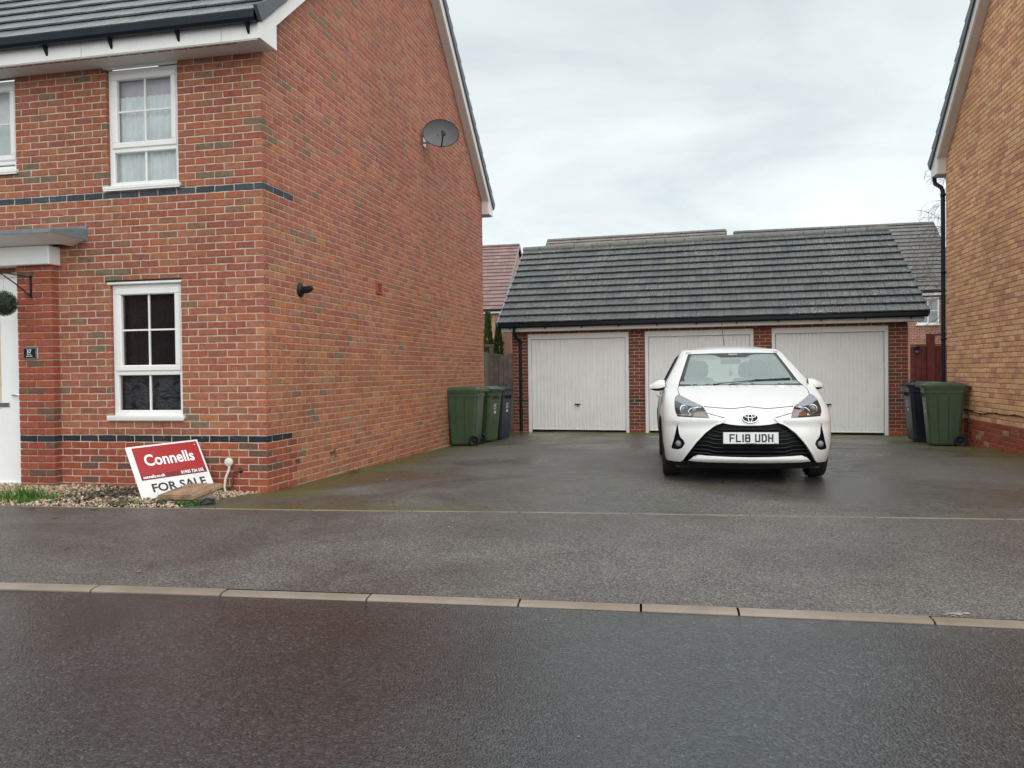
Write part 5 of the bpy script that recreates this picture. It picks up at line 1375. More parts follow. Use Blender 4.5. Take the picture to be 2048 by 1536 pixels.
# crumbs of grit, leaf bits and chips scattered over the asphalt
rg = random.Random(91); b = MB()
for i in range(260):
    if i < 150:
        x = rg.uniform(-3, 7); y = rg.uniform(5, 18.5)
    elif i < 190: x, y = rg.uniform(-5, 4), rg.uniform(2.4, 4.2)
    else:
        u = rg.uniform(0, 9); p = hw(rg.uniform(.02, .22), u) if i < 225 else gw(rg.uniform(0, 8), -rg.uniform(.05, .5)); x, y = p[0], p[1]
    z = gz(x, y) if y > kline(x) else ROADZ - .006
    s = rg.uniform(.003, .010) * (.6 if 150 <= i < 190 else 1); M = T(x, y, z + .003) @ Rz(rg.uniform(0, 6)) @ Matrix.Diagonal((s, s * rg.uniform(.4, 1), s * .35, 1))
    b.add(ico, icf, col=[(.45, .43, .38), (.35, .30, .2), (.10, .07, .04), (.20, .19, .10)][rg.randrange(4)], M=M)
tag(b.build('grit', GRAV), 'scattered chips and leaf crumbs on the asphalt', 'grit', kind='stuff')
# dead leaves at the foot of the gable
lt_ = tag(empty('leaf_litter', hw(.08, 1.95, gz(*hw(.08, 1.95)[:2])), -PH), 'small heap of dead leaves at the foot of the brick gable', 'leaves'); b = MB(); rg = random.Random(6)
for i in range(60):
    p = Vector((rg.uniform(-.05, .09), rg.gauss(0, .16), rg.uniform(.004, .03))); M = T(*p) @ Matrix.Rotation(rg.uniform(0, 6), 4, Vector((rg.uniform(-1, 1), rg.uniform(-1, 1), 2))); s = rg.uniform(.012, .026)
    b.add([(-s, 0, 0), (0, -s * .4, .003), (s, 0, .004), (0, s * .4, .002)], [(0, 1, 2, 3)], M=M)
tag(b.build('leaves', LEAFB, lt_), kind='stuff')

# ------------------------------------------------------------------ the white hatchback
def pchip(xs, ys):
    xs = list(map(float, xs)); ys = list(map(float, ys)); n = len(xs)
    h = [xs[i + 1] - xs[i] for i in range(n - 1)]; d = [(ys[i + 1] - ys[i]) / h[i] for i in range(n - 1)]
    m = [d[0]] + [0 if d[i - 1] * d[i] <= 0 else 2 * d[i - 1] * d[i] / (d[i - 1] + d[i]) for i in range(1, n - 1)] + [d[-1]]
    def f(x):
        if x <= xs[0]: return ys[0]
        if x >= xs[-1]: return ys[-1]
        lo, hi = 0, n - 1
        while hi - lo > 1:
            k = (lo + hi) // 2
            if xs[k] <= x: lo = k
            else: hi = k
        t = (x - xs[lo]) / h[lo]
        return ys[lo] * (1 + 2 * t) * (1 - t) ** 2 + h[lo] * m[lo] * t * (1 - t) ** 2 + ys[hi] * t * t * (3 - 2 * t) + h[lo] * m[hi] * t * t * (t - 1)
    return f
up_ = lambda L: [z if z < .95 else .95 + (z - .95) * .915 for z in L]
YCF = pchip(up_([.0, .14, .22, .32, .45, .56, .64, .70, .76, .82, .88, .94, .985, 1.0, 1.10, 1.20, 1.30, 1.40, 1.45]),
            [.20, .13, .06, .015, .0, .0, .015, .05, .13, .27, .45, .68, .90, .97, 1.15, 1.33, 1.51, 1.70, 1.86])
WF = pchip(up_([.0, .14, .25, .40, .60, .70, .80, .88, .95, 1.0, 1.1, 1.2, 1.3, 1.4, 1.45]),
           [.74, .79, .815, .835, .84, .838, .828, .815, .80, .785, .735, .685, .635, .585, .55])
BF = pchip(up_([.0, .3, .6, .75, .9, 1.0, 1.2, 1.4, 1.45]), [.50, .50, .52, .55, .45, .30, .25, .22, .20])
def gs(v, m, w): return math.exp(-((v - m) / w) ** 2)
def FS(x, z, n=2.6):
    a = abs(x); t = min(a / WF(z), 1.0); y = YCF(z) + BF(z) * (1 - (1 - t ** n) ** (1 / n))
    if z < .70 and a > .18:          # shoulder under the lamps, hollow cheek below it
        k = min(1, (a - .18) / .10) * (1 - max(0, a - .70) / .2 if a > .70 else 1); zr = .628 - .02 * (a - .22)
        y += k * (-.014 * gs(z, zr, .022) + .016 * gs(z, zr - .065, .040) * (1 if a > .30 else 0))
    if z > .62 and z < .75 and a < .5: y += .010 * gs(z, .655 + .26 * max(0, a - .20), .018) * min(1, max(0, a - .12) / .1)
    if z > .74 and z < .97: y -= .045 * gs(a, .40 + .45 * (z - .76), .055) * min(1, (z - .74) / .05) * min(1, (.97 - z) / .05)
    return y
PHC = rad(9.4); PIT = math.asin(.02)
eyc = Vector((math.sin(PHC) * math.cos(PIT), math.cos(PHC) * math.cos(PIT), -math.sin(PIT))); exc = Vector((math.cos(PHC), -math.sin(PHC), 0)); ezc = exc.cross(eyc)
car = empty('hatchback_car', M=basis((2.3157, 7.9711, .171), exc, eyc, ezc))
tag(car, 'white five door hatchback car parked nose out in front of the garages', 'car')
def paint():
    m, nt, b, out = new_mat('white_car_paint'); P = pos(nt, 'obj')
    c = ramp(nt, noise(nt, P, 3, 4, .6), [(.3, (.76, .765, .755)), (.7, (.81, .815, .80))]); nt.links.new(c, b.inputs['Base Color'])
    b.inputs['Roughness'].default_value = .28; b.inputs['Coat Weight'].default_value = .6; b.inputs['Coat Roughness'].default_value = .06
    nt.links.new(bump(nt, ramp(nt, noise(nt, P, 130, 2, .4), [(.62, 0.0), (.70, 1.0)]), .06, .001), b.inputs['Normal'])
    return m
MAT['paint'] = paint()
MAT['trim'] = simple('black_trim', (.008, .009, .011), .42, .15, 6, kind='obj', spec=.3); MAT['grille'] = simple('grille_plastic', (.004, .005, .006), .45, .15, 6, kind='obj', spec=.2)
MAT['seam'] = simple('panel_gap', (.04, .04, .042), .7); MAT['lamp_dark'] = simple('ceramic_border', (.022, .023, .026), .3); MAT['bezel'] = simple('lamp_bezel', (.10, .10, .105), .25, metal=.3); MAT['amber'] = simple('amber_lens', (.26, .11, .05), .2)
MAT['lamp_glass'] = glass_mat('lamp_glass', (.95, .96, .97), .06); MAT['screen'] = glass_mat('wet_windscreen', (.86, .96, .92), .12, .25, (.62, .78, .74), .03)
MAT['car_glass'] = glass_mat('car_side_glass', (.30, .34, .34), .06, .06, (.5, .55, .55)); MAT['rear_glass'] = glass_mat('wet_rear_glass', (.9, .97, .94), .05, .35, (.80, .90, .86))
MAT['seat'] = simple('seat_cloth', (.055, .06, .062), .9, .15, 20); MAT['dash'] = simple('dashboard', (.035, .037, .04), .7); MAT['lining'] = simple('grey_headlining', (.45, .46, .46), .9)
MAT['fogglass'] = simple('fog_glass', (.16, .165, .17), .08, spec=.9); MAT['silver'] = simple('silver_plastic', (.50, .51, .55), .28, .03, 4, metal=.25)
def mir(p): return [(-x, z) for x, z in p[::-1]]
def both(half): return half + [(-x, z) for x, z in half[::-1] if x > 1e-6]   # half runs from the centre outwards and back to the centre side
def patch(name, poly, holes, off, mat, parent, h=.03, dens=None, flange=0.0, extra=(), fn=FS, flmat=None):
    v, f = region(poly, holes, h, dens, extra)
    V = [(x, fn(x, z) + off, z) for x, z in v]
    b = MB(); b.add(V, f, sm=True)
    if flange:
        cnt = {}
        for q in f:
            for i in range(len(q)):
                a, e = q[i], q[(i + 1) % len(q)]; cnt[(a, e)] = cnt.get((a, e), 0) + 1
        for (a, e) in cnt:
            if (e, a) not in cnt:
                A, Eq = V[a], V[e]; b.add([A, Eq, (Eq[0], Eq[1] + flange, Eq[2]), (A[0], A[1] + flange, A[2])], [(0, 3, 2, 1)], mi=1 if flmat else 0)
    return b.build(name, [mat, flmat] if flmat else mat, parent)
ZT = 1.395
zs_ = [.195 + (ZT - .195) * i / 44 for i in range(45)]
SIL = [(WF(z), z) for z in zs_]; SIL = SIL + [(-x, z) for x, z in SIL[::-1]]
cols = []
for i in range(60):
    z = .21 + (ZT - .22) * i / 59
    for t in (.80, .87, .92, .95, .975, .99, .997): cols += [(WF(z) * t, z), (-WF(z) * t, z)]
hood_h = [(0, .752), (.08, .742), (.157, .733), (.225, .736), (.30, .742), (.36, .748), (.428, .754), (.50, .789), (.58, .831), (.652, .868), (.664, .90), (.662, .935), (.650, .957), (.45, .963), (.2, .966), (0, .967)]
HOOD = hood_h[:-1] + [(0, .967)] + [(-x, z) for x, z in hood_h[-2:0:-1]]
win_h = [(0, .968), (.2, .967), (.45, .964), (.650, .958), (.62, 1.035), (.575, 1.15), (.535, 1.25), (.503, 1.333), (.47, 1.340), (.2, 1.345), (0, 1.346)]
WIN = win_h[:-1] + [(0, 1.346)] + [(-x, z) for x, z in win_h[-2:0:-1]]
gri_h = [(0, .570), (.10, .573), (.18, .580), (.263, .596), (.345, .562), (.425, .50), (.51, .407), (.56, .338), (.60, .280), (.642, .213), (.66, .195), (0, .195)]
GRI = gri_h[:-1] + [(0, .195)] + [(-x, z) for x, z in gri_h[-2:0:-1]]
HL = [(.652, .869), (.680, .868), (.703, .84), (.712, .80), (.713, .74), (.708, .70), (.688, .655), (.60, .650), (.385, .640), (.396, .675), (.410, .706), (.438, .752), (.50, .786), (.58, .828)]
FOG = [(.694, .590), (.704, .53), (.726, .43), (.752, .345), (.745, .328), (.69, .322), (.650, .338), (.622, .385), (.634, .420), (.664, .446), (.676, .48), (.684, .54)]
patch('body', SIL, [HOOD, WIN, GRI, HL, mir(HL), FOG, mir(FOG)], 0, 'paint', car, .032, .020, .018, cols)
hood = patch('bonnet', HOOD, [], -.002, 'paint', car, .03, .02, .02)
def seam(parent, pts, r=.0035, off=-.0005, mat='seam', name='panel_gap'):
    b = MB(); P = densify(pts, .03, False); b.tube([(x, FS(x, z) + off, z) for x, z in P], r, 5, caps=False); return b.build(name, mat, parent)
seam(hood, [(-x, z) for x, z in hood_h[6::-1]] + hood_h[1:7], .0045)
seam(hood, hood_h[9:13], .0035); seam(hood, [(-x, z) for x, z in hood_h[9:13]], .0035)
# crease running from each lamp to the nose, and nose fold lines
for s in (1, -1):
    seam(car, [(s * .400, .690), (s * .31, .664), (s * .222, .640)], .0042, .0005, name='nose_seam')
    v = []; f = []; a = [(.222, .640), (.235, .628), (.250, .612), (.263, .597), (.30, .585), (.345, .562), (.425, .50), (.51, .407), (.56, .338), (.60, .280), (.642, .213)]
    for i, (x, z) in enumerate(densify(a, .03, False)):
        y = FS(x, z); v += [(s * x, y - .013, z), (s * (x + .018), FS(x + .018, z + .012) - .001, z + .012), (s * (x - .006), y + .03, z - .004)]
    n = len(v) // 3
    for i in range(n - 1):
        q1 = (3 * i, 3 * i + 1, 3 * i + 4, 3 * i + 3); q2 = (3 * i + 2, 3 * i, 3 * i + 3, 3 * i + 5); f += [q1 if s < 0 else q1[::-1], q2 if s < 0 else q2[::-1]]
    b = MB(); b.add(v, f, sm=False); b.build('grille_edge', 'paint', car)
# grille
gr = patch('grille', GRI, [], .060, 'grille', car, .05, .03)
def gri_x(z):
    hs = [(x, zz_) for x, zz_ in gri_h[3:11]]
    for (xa, za), (xb, zb) in zip(hs[:-1], hs[1:]):
        if zb <= z <= za: return xa + (xb - xa) * (za - z) / (za - zb)
    return .263
zsl = [.545, .515, .478, .445, .405, .365, .325, .290]
for i, z in enumerate(zsl):
    xm = gri_x(z) - .008; k = .30 if z > .5 else .34
    pl = [(-xm, z + .010), (-k - .06, z + .006), (-k, z - .012), (-k + .05, z - .014), (0, z - .014), (k - .05, z - .014), (k, z - .012), (k + .06, z + .006), (xm, z + .010)]
    b = MB(); P = densify(pl, .05, False); v = []; f = []
    for x, zq in P:
        y = FS(x, zq) + .022; v += [(x, y, zq + .005), (x, y - .006, zq - .003), (x, y + .004, zq - .008), (x, y + .03, zq + .002)]
    for j in range(len(P) - 1):
        for c in range(4): f.append((4 * j + c, 4 * (j + 1) + c, 4 * (j + 1) + (c + 1) % 4, 4 * j + (c + 1) % 4))
    b.add(v, [q[::-1] for q in f], sm=False); b.build('slat', 'trim', gr)
lip_h = [(0, .258), (.20, .261), (.40, .269), (.49, .276), (.535, .258), (.588, .214), (.50, .205), (.42, .203), (.20, .200), (0, .199)]
LIP = lip_h[:-1] + [(0, .199)] + [(-x, z) for x, z in lip_h[-2:0:-1]]
lipy = lambda x, z: FS(x, z) - .030 * math.exp(-((z - .232) / .028) ** 2)
patch('bumper_lip', LIP, [], -.006, 'paint', car, .018, .02, .05, fn=lipy)
SK = [(-.725, .205), (-.735, .17), (-.68, .152), (-.5, .140), (.5, .140), (.68, .152), (.735, .17), (.725, .205), (.5, .197), (-.5, .197)]
patch('front_skirt', SK, [], .004, 'trim', car, .03, .03, .10)
# headlights
for s in (1, -1):
    P = HL if s > 0 else mir(HL)
    bz = patch('headlight', P, [], .050, 'bezel', car, .03, .02)
    patch('lens', P, [], -.001, 'lamp_glass', bz, .03, .02, .05)
    up = [(.652, .867), (.680, .866), (.70, .838), (.706, .81), (.66, .79), (.60, .765), (.52, .752), (.45, .745), (.44, .752), (.50, .785), (.58, .826)]
    patch('upper_band', up if s > 0 else mir(up), [], .010, 'silver', bz, .03, .02, .02)
    st = [(.70, .675), (.645, .672), (.555, .668), (.585, .705), (.555, .735), (.50, .742), (.455, .745)]
    b = MB(); Q = densify(st, .02, False); b.tube([(s * x, FS(x, z) + .022, z) for x, z in Q], .010, 6); b.build('light_strip', 'chrome', bz)
    cx_, cz_ = .625, .727; M = T(s * cx_, FS(cx_, cz_) + .030, cz_) @ Rx(rad(90)) @ Ry(rad(s * -14))
    b = MB(); b.lathe([(.046, -.02), (.044, .012), (.036, .016), (.034, .004), (.030, .002)], 24, M=M); b.build('projector_ring', 'chrome', bz)
    b = MB(); b.lathe([(.032, .002), (.026, .012), (.014, .019), (0, .021)], 20, M=M); b.build('projector_lens', simple('projector', (.20, .21, .22), .06, spec=.9), bz)
    cx_, cz_ = .545, .763; M = T(s * .52, FS(.52, .738) + .030, .722) @ Rx(rad(90))
    b = MB(); b.lathe([(.022, .0), (.016, .010), (0, .014)], 14, M=M); b.build('inner_lamp', 'silver', bz)
    am = [(.42, .655), (.44, .690), (.53, .695), (.575, .668), (.55, .660)]
    patch('indicator', am if s > 0 else mir(am), [], .030, 'amber', bz, .03, .02)
    # fog lamps
    Q = FOG if s > 0 else mir(FOG)
    fg = patch('fog_surround', Q, [], .030, 'grille', car, .03, .02)
    cx_, cz_ = .682, .384; M = T(s * cx_, FS(cx_, cz_) + .020, cz_) @ Rx(rad(90))
    b = MB(); b.lathe([(.040, 0), (.038, .012), (.033, .014)], 22, M=M); b.build('fog_rim', 'trim', fg)
    b = MB(); b.lathe([(.034, .004), (.028, .012), (.015, .017), (0, .018)], 20, M=M); b.build('fog_lamp', 'fogglass', fg)
    b = MB(); b.lathe([(.010, 0), (.009, .002), (0, .003)], 12, M=T(s * .655, FS(.655, .455), .455) @ Rx(rad(90))); b.build('parking_sensor', simple('sensor_ring', (.55, .55, .55), .4), car)
# badge: outer ring and the two inner ovals
bdg = empty('badge', parent=car); bdg.location = (0, FS(0, .645) - .008, .645); bdg.rotation_euler = (rad(-22), 0, 0)
def ell(rx, rz, cz=0, n=36): return [(rx * math.cos(2 * math.pi * k / n), 0, cz + rz * math.sin(2 * math.pi * k / n)) for k in range(n + 1)]
b = MB(); b.add([(p[0] * .97, .004, p[2] * .97) for p in ell(.074, .048)[:-1]], [tuple(range(36))[::-1]]); b.build('badge_back', 'trim', bdg)
for rx, rz, cz, r in ((.074, .048, 0, .0065), (.052, .017, .019, .005), (.019, .044, 0, .005)):
    b = MB(); b.tube(ell(rx, rz, cz), r, 8, caps=False); b.build('badge_ring', 'chrome', bdg)
# number plate
npt = empty('number_plate', parent=car); npt.location = (0, -.026, .450)
b = MB(); b.cbox(-.26, .26, 0, .012, -.0555, .0555, .003); b.build('plate', simple('plate_white', (.74, .75, .76), .35, .02), npt)
b = MB(); b.cbox(-.27, .27, .0125, .03, -.063, .063, .003); b.build('plate_holder', 'trim', npt)
GL = {'F': [[(0, 0), (0, 1), (1, 1)], [(0, .5), (.85, .5)]], 'L': [[(0, 1), (0, 0), (1, 0)]], '1': [[(0, 0), (0, 1)]],
      '8': [[(.1, 0), (.9, 0), (1, .1), (1, .42), (.88, .52), (.12, .52), (0, .42), (0, .1), (.1, 0)], [(.12, .52), (.05, .6), (.05, .9), (.15, 1), (.85, 1), (.95, .9), (.95, .6), (.88, .52)]],
      'U': [[(0, 1), (0, .12), (.12, 0), (.88, 0), (1, .12), (1, 1)]], 'D': [[(0, 0), (0, 1), (.72, 1), (1, .8), (1, .2), (.72, 0), (0, 0)]], 'H': [[(0, 0), (0, 1)], [(1, 0), (1, 1)], [(0, .5), (1, .5)]]}
x = -.2015
for ch in 'FL18 UDH':
    if ch == ' ': x += .033; continue
    w = .0 if ch == '1' else .036; b = MB(); n_ = 0
    for st in GL[ch]:
        for (xa, za), (xb, zb) in zip(st[:-1], st[1:]):
            A = Vector((x + .007 + xa * w, 0, -.0325 + za * .065)); B_ = Vector((x + .007 + xb * w, 0, -.0325 + zb * .065)); d = (B_ - A)
            if d.length < 1e-6: continue
            d.normalize(); e = Vector((-d.z, 0, d.x)) * .007; q = d * .0065; y_ = -.0012 - .00015 * n_; n_ += 1
            pts = [A - q - e, B_ + q - e, B_ + q + e, A - q + e]; b.add([(p.x, y_, p.z) for p in pts], [(0, 1, 2, 3)])
    b.build('character', 'ink', npt); x += w + .014 + .011
b = MB()
for x0, x1 in ((-.045, .05), (.215, .245)): b.add([(x0, -.0012, -.052), (x1, -.0012, -.052), (x1, -.0012, -.0485), (x0, -.0012, -.0485)], [(0, 1, 2, 3)])
b.build('small_print', 'ink', npt)
# windscreen, black edge band, roof
INN = [(-.545, 1.003), (-.575, 1.018), (-.578, 1.05), (-.533, 1.175), (-.495, 1.275), (-.470, 1.326), (-.30, 1.332), (-.21, 1.325), (-.14, 1.290), (.14, 1.290), (.21, 1.325), (.30, 1.332), (.470, 1.326), (.495, 1.275), (.533, 1.175), (.578, 1.05), (.575, 1.018), (.545, 1.003), (.3, 1.006), (-.3, 1.006)]
ws = patch('windscreen', WIN, [], .002, 'screen', car, .04, .03)
patch('screen_border', WIN, [INN], -.002, 'lamp_dark', ws, .02, .02)
b = MB(); b.tube([(x, FS(x, z) - .001, z) for x, z in densify(win_h[3:9], .03, False)], .005, 5, caps=False); b.tube([(-x, FS(x, z) - .001, z) for x, z in densify(win_h[3:9], .03, False)], .005, 5, caps=False); b.build('screen_seal', 'trim', ws)
b = MB(); v = []; f = []; NX, NY = 24, 18
wr = WF(ZT)
for j in range(NY + 1):
    t = j / NY
    for i in range(NX + 1):
        s = -1 + 2 * i / NX; x = s * wr * (1 - .06 * t); y0_ = FS(x, ZT); y = y0_ + (3.45 - y0_) * t
        z = ZT + .072 * (1 - abs(s) ** 3.2) * ((1 - (1 - min(t, .45) / .45) ** 2) if t < .7 else max(0, (1 - t) / .3)) - .03 * max(0, t - .5)
        v.append((x, y, z))
for j in range(NY):
    for i in range(NX): f.append((j * (NX + 1) + i, j * (NX + 1) + i + 1, (j + 1) * (NX + 1) + i + 1, (j + 1) * (NX + 1) + i))
b.add(v, f, sm=True); roofc = b.build('roof', 'paint', car)
b = MB(); b.tube([(0.03, 2.95, 1.43), (.02, 3.06, 1.62), (.01, 3.16, 1.83)], [.006, .004, .003], 6); b.lathe([(.02, 0), (.014, .02), (.006, .03)], 10, M=T(.03, 2.94, 1.415)); b.build('aerial', 'trim', car)
# sides with wheel arches and side glass
sidew = lambda y, z: WF(z) * (1 - .05 * max(0, (y - 3.0)) ** 2) + (.012 * math.exp(-((z - .62) / .22) ** 2) if .7 < y < 3.4 else 0)
front_edge = [(YCF(z) + BF(z), z) for z in zs_]
def arch(yc_, r): return [(yc_ + r * math.cos(a), .30 + r * math.sin(a)) for a in [rad(180 - i * 12) for i in range(16)]]
low = [(front_edge[0][0], .195)] + [p for p in arch(.81, .355) if p[1] > .2] + [(1.2, .19), (2.9, .19)] + [p for p in arch(3.32, .355) if p[1] > .2] + [(3.75, .24), (3.86, .45), (3.88, .75), (3.80, .95), (3.66, 1.15), (3.45, ZT)]
SIDE = low + front_edge[::-1][:-1]
GLS = [(1.30, .965), (1.62, 1.14), (1.98, 1.315), (2.4, 1.345), (3.0, 1.335), (3.3, 1.25), (3.42, 1.08), (3.2, 1.0), (2.2, .965)]
for s in (1, -1):
    v, f = region(SIDE, [GLS], .07, .035)
    b = MB(); b.add([(s * sidew(y, z), y, z) for y, z in v], [q if s > 0 else q[::-1] for q in f], sm=True); sd = b.build('side_panel', 'paint', car)
    v, f = region(GLS, [], .1, .05); b = MB(); b.add([(s * (sidew(y, z) - .006), y, z) for y, z in v], [q if s > 0 else q[::-1] for q in f], sm=True); b.build('side_window', 'car_glass', sd)
    b = MB(); G2 = densify(GLS, .04); b.tube([(s * (sidew(y, z) + .001), y, z) for y, z in G2 + [G2[0]]], .011, 6, caps=False); b.build('window_trim', 'trim', sd)
    for pl in ([(1.22, .95), (1.16, .70), (1.20, .30), (1.35, .22)], [(2.28, .96), (2.27, .60), (2.25, .24)], [(3.2, .99), (3.12, .75), (2.96, .50)]):
        b = MB(); b.tube([(s * (sidew(y, z) + .0), y, z) for y, z in densify(pl, .05, False)], .0035, 4, caps=False); b.build('door_gap', 'seam', sd)
    for yy in (2.05, 2.95):
        b = MB(); b.tube([(s * (sidew(yy, .84) + .002), yy - .09, .845), (s * (sidew(yy, .84) + .038), yy - .05, .847), (s * (sidew(yy, .84) + .038), yy + .05, .847), (s * (sidew(yy, .84) + .002), yy + .09, .845)], .013, 8); b.build('door_handle', 'paint', sd)
    for yc_, zl_ in ((.81, .16), (3.32, .2)):
        b = MB(); b.tube([(s * (sidew(y, z) + .001), y, z) for y, z in arch(yc_, .355) if z > zl_], .010, 6); b.build('arch_lip', 'trim', sd)
    for yc_ in (.81, 3.32):     # wheel wells
        b = MB(); v = []; f = []
        for p in arch(yc_, .352): v += [(s * .80, p[0], p[1]), (s * .45, p[0], p[1])]
        for i in range(15): f.append((2 * i, 2 * i + 1, 2 * i + 3, 2 * i + 2))
        b.add(v, f); b.build('wheel_well', 'trim', sd)
        W = empty('wheel', parent=car); W.matrix_local = T(s * .738, yc_, .301) @ Ry(rad(90))
        b = MB(); b.lathe([(.205, -.088), (.235, -.093), (.275, -.092), (.294, -.080), (.301, -.05), (.301, .05), (.294, .080), (.275, .092), (.235, .093), (.205, .088)], 40); b.build('tyre', 'tyre', W)
        for k in (-.045, -.015, .015, .045):
            b = MB(); b.lathe([(.3015, k - .003), (.3022, k), (.3015, k + .003)], 40); b.build('tread_groove', 'dark_room', W)
        b = MB(); b.lathe([(.206, .08), (.19, .075), (.19, -.08), (.206, -.08)], 32)
        for k in range(8):
            b.box(.03, .195, -.022, .022, .045 * s, .062 * s, M=Rz(k * math.pi / 4))
        b.lathe([(0, .07 * s), (.05, .066 * s), (.055, .04 * s)], 20); b.build('rim', 'silver', W)
# rear end
b = MB(); v = []; f = []; RZ = [.24, .34, .45, .6, .75, .95, 1.05, 1.15, 1.25, 1.33, ZT - .01]; RY = pchip([.2, .24, .45, .75, .95, 1.15, ZT], [3.7, 3.75, 3.86, 3.88, 3.80, 3.66, 3.45]); NX = 16
for z in RZ:
    for i in range(NX + 1):
        s = -1 + 2 * i / NX; y = RY(z); v.append((s * sidew(y, z), y + .10 * (1 - abs(s) ** 3), z))
fr = []
for j in range(len(RZ) - 1):
    for i in range(NX):
        q = (j * (NX + 1) + i, (j + 1) * (NX + 1) + i, (j + 1) * (NX + 1) + i + 1, j * (NX + 1) + i + 1)
        (fr if (5 <= j < 9 and 2 <= i < NX - 2) else f).append(q)
b.add(v, f, sm=True); tg = b.build('tailgate', 'paint', car)
b = MB(); b.add(v, fr, sm=True); b.build('rear_window', 'rear_glass', tg)
b = MB(); b.box(-.76, .76, 1.18, 2.95, .13, .22); b.box(-.56, .56, .30, 3.7, .128, .20); b.box(-.70, .70, .32, .45, .132, .22); b.box(-.45, .45, .30, .6, .16, .5); b.build('underbody', 'trim', car)
b = MB(); b.box(-.5, .5, .95, 1.0, .3, .90); b.build('bulkhead', 'trim', car)
# interior
b = MB(); b.add([(-.70, .93, .88), (.70, .93, .88), (.70, 1.28, .955), (-.70, 1.28, .955), (.70, 1.42, .90), (-.70, 1.42, .90), (.70, 1.45, .4), (-.70, 1.45, .4)], [(0, 1, 2, 3), (3, 2, 4, 5), (5, 4, 6, 7)]); b.build('dashboard', 'dash', car)
b = MB(); b.box(-.75, .75, 1.2, 3.6, .24, .28); b.build('floor', 'dash', car)
def seat(x, y, nm, wd=.25, top=1.15):
    t = empty(nm, parent=car); t.location = (x, y, .28)
    b = MB(); loftbox(b, [(0, -wd, wd, -.25, .25), (.22, -wd, wd, -.27, .25), (.27, -wd + .02, wd - .02, -.25, .22)], .06); b.build('cushion', 'seat', t)
    M = T(0, .22, .22) @ Rx(rad(-14)); b = MB(); loftbox(b, [(0, -wd, wd, -.06, .06), (.30, -wd, wd, -.07, .06), (.50, -wd * .85, wd * .85, -.06, .05), (.57, -wd * .7, wd * .7, -.04, .03)], .045, M=M); b.build('backrest', 'seat', t)
    b = MB(); loftbox(b, [(.60, -.11, .11, -.06, .03), (.64, -.13, .13, -.07, .04), (.74, -.125, .125, -.065, .035), (.79, -.09, .09, -.05, .02)], .035, M=M); b.build('headrest', 'seat', t)
seat(-.36, 1.95, 'front_seat'); seat(.36, 1.95, 'front_seat')
seat(-.36, 2.85, 'rear_seat', .27); seat(.36, 2.85, 'rear_seat', .27)
b = MB(); b.tube([(-.36 + .175 * math.cos(a), 1.52 + .06 * math.sin(a), .90 + .165 * math.sin(a)) for a in [2 * math.pi * i / 28 for i in range(29)]], .014, 8, caps=False); b.tube([(-.53, 1.51, .89), (-.19, 1.51, .89)], .02, 6); b.tube([(-.36, 1.51, .90), (-.36, 1.46, .80)], .03, 8); b.build('steering_wheel', 'dash', car)
b = MB(); loftbox(b, [(-.03, -.115, .115, -.012, .012), (.03, -.115, .115, -.012, .012)], .010, M=T(-.02, 1.66, 1.245)); b.tube([(-.02, 1.67, 1.27), (-.02, 1.70, 1.34)], .008, 6); b.build('rear_view_mirror', 'dash', car)
b = MB(); b.tube([(-.02, 1.65, 1.215), (-.02, 1.65, 1.13)], .002, 4); b.box(-.035, -.005, 1.645, 1.655, 1.08, 1.13); b.build('air_freshener', 'dash', car)
b = MB(); b.box(-.05, .05, 1.60, 1.66, 1.30, 1.335); b.build('camera_housing', 'lining', car)
b = MB(); b.add([(-.53, 1.75, 1.36), (.53, 1.75, 1.36), (.50, 3.4, 1.36), (-.50, 3.4, 1.36)], [(0, 1, 2, 3)]); b.build('headlining', 'lining', car)
b = MB(); b.box(.02, .12, 1.12, 1.16, .955, .97); b.build('ticket', 'white_ink', car)
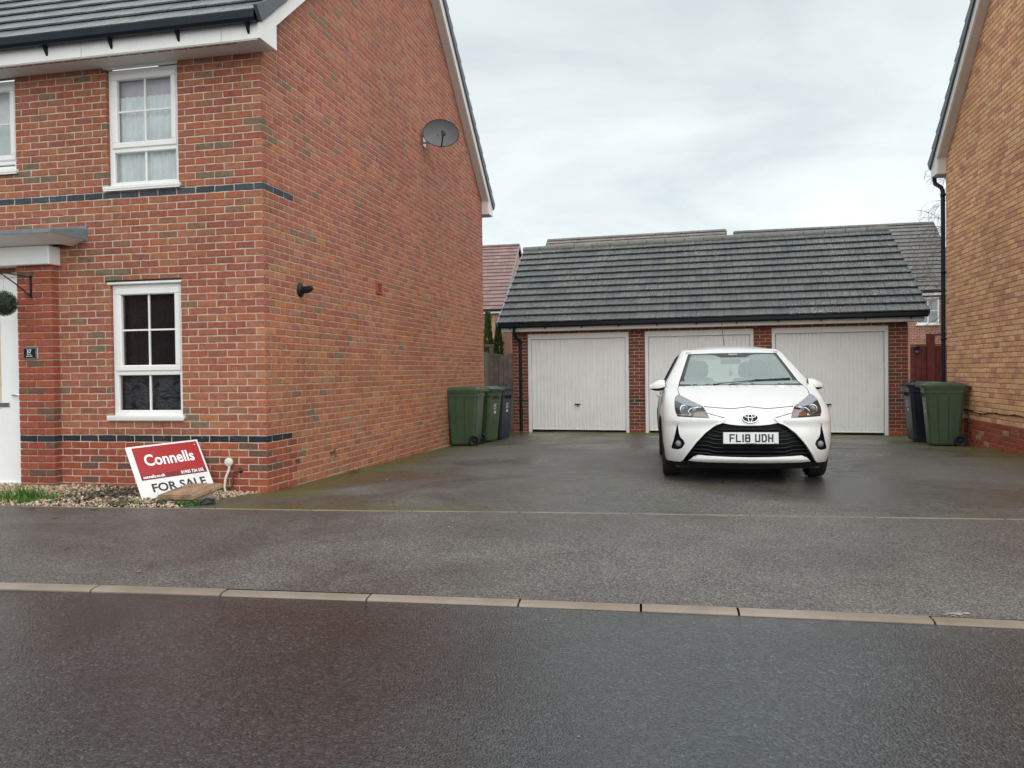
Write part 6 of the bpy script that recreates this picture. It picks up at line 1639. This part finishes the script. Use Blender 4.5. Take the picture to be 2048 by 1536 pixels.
# wiper
b = MB(); wy = lambda x, z: FS(x, z) - .018
b.tube([(x, wy(x, z), z) for x, z in densify([(-.27, .972), (-.20, .985), (.18, 1.015), (.22, 1.019), (.555, 1.036)], .06, False)], .008, 6)
b.tube([(x, wy(x, z) + .003, z) for x, z in densify([(-.12, .972), (.18, 1.003), (.555, 1.026)], .06, False)], .006, 6); b.tube([(-.275, wy(-.27, .97) + .01, .962), (-.27, wy(-.27, .97), .978)], .014, 8)
b.cbox(.165, .235, wy(.2, 1.015) - .012, wy(.2, 1.015) + .012, .996, 1.03, .008); b.build('wiper', 'trim', car)
b = MB(); b.add([(x, FS(x, z) - .004, z) for x, z in densify([(-.64, .963), (0, .970), (.64, .963)], .06, False)] + [(x, FS(x, z + .014) - .004, z + .016) for x, z in densify([(-.64, .963), (0, .970), (.64, .963)], .06, False)], [])
n_ = len(b.v) // 2; b.add(b.v[:], [(i, i + 1, n_ + i + 1, n_ + i) for i in range(n_ - 1)]); b.v = b.v[2 * n_:]; b.f = [tuple(i - 2 * n_ for i in q) for q in b.f]; b.build('scuttle', 'trim', car)
# door mirrors
for s in (1, -1):
    x0, x1 = (.735, .895) if s > 0 else (.795, .960)
    mr = empty('door_mirror', parent=car); b = MB(); v = []; f = []; n, m = 9, 14
    for i in range(n + 1):
        t = i / n; xx = x0 + (x1 - x0) * t; h_ = .062 * (1 - max(0, t - .25) ** 2 * 1.15) * (.82 + .18 * min(1, t * 4)); zc = .980 - .028 * t; d_ = .075 * (1 - t ** 3 * .6)
        for k in range(m):
            a = 2 * math.pi * k / m; ca, sa = math.cos(a), math.sin(a); v.append((s * xx, 1.09 - d_ * (abs(ca) ** .8) * (1 if ca > 0 else -.5), zc + h_ * (abs(sa) ** .85) * (1 if sa > 0 else -1)))
    ft = []; fb = []
    for i in range(n):
        for k in range(m):
            q = (i * m + k, (i + 1) * m + k, (i + 1) * m + (k + 1) % m, i * m + (k + 1) % m); q = q if s > 0 else q[::-1]
            zz_ = sum(v[j][2] for j in q) / 4; (fb if zz_ < .980 - .028 * (i + .5) / n - .022 else ft).append(q[::-1])
    ft.append(tuple(range(n * m, n * m + m)))
    b.add(v, ft, sm=True); b.build('shell', 'paint', mr); b = MB(); b.add(v, fb, sm=True); b.add([(p[0] * .999, p[1] + .002, p[2]) for p in v[:m]], [tuple(range(m))]); b.tube([(s * (x0 + .02), 1.09, .937), (s * (x0 - .06), 1.13, .930)], [.022, .03], 8); b.build('mirror_base', 'trim', mr)
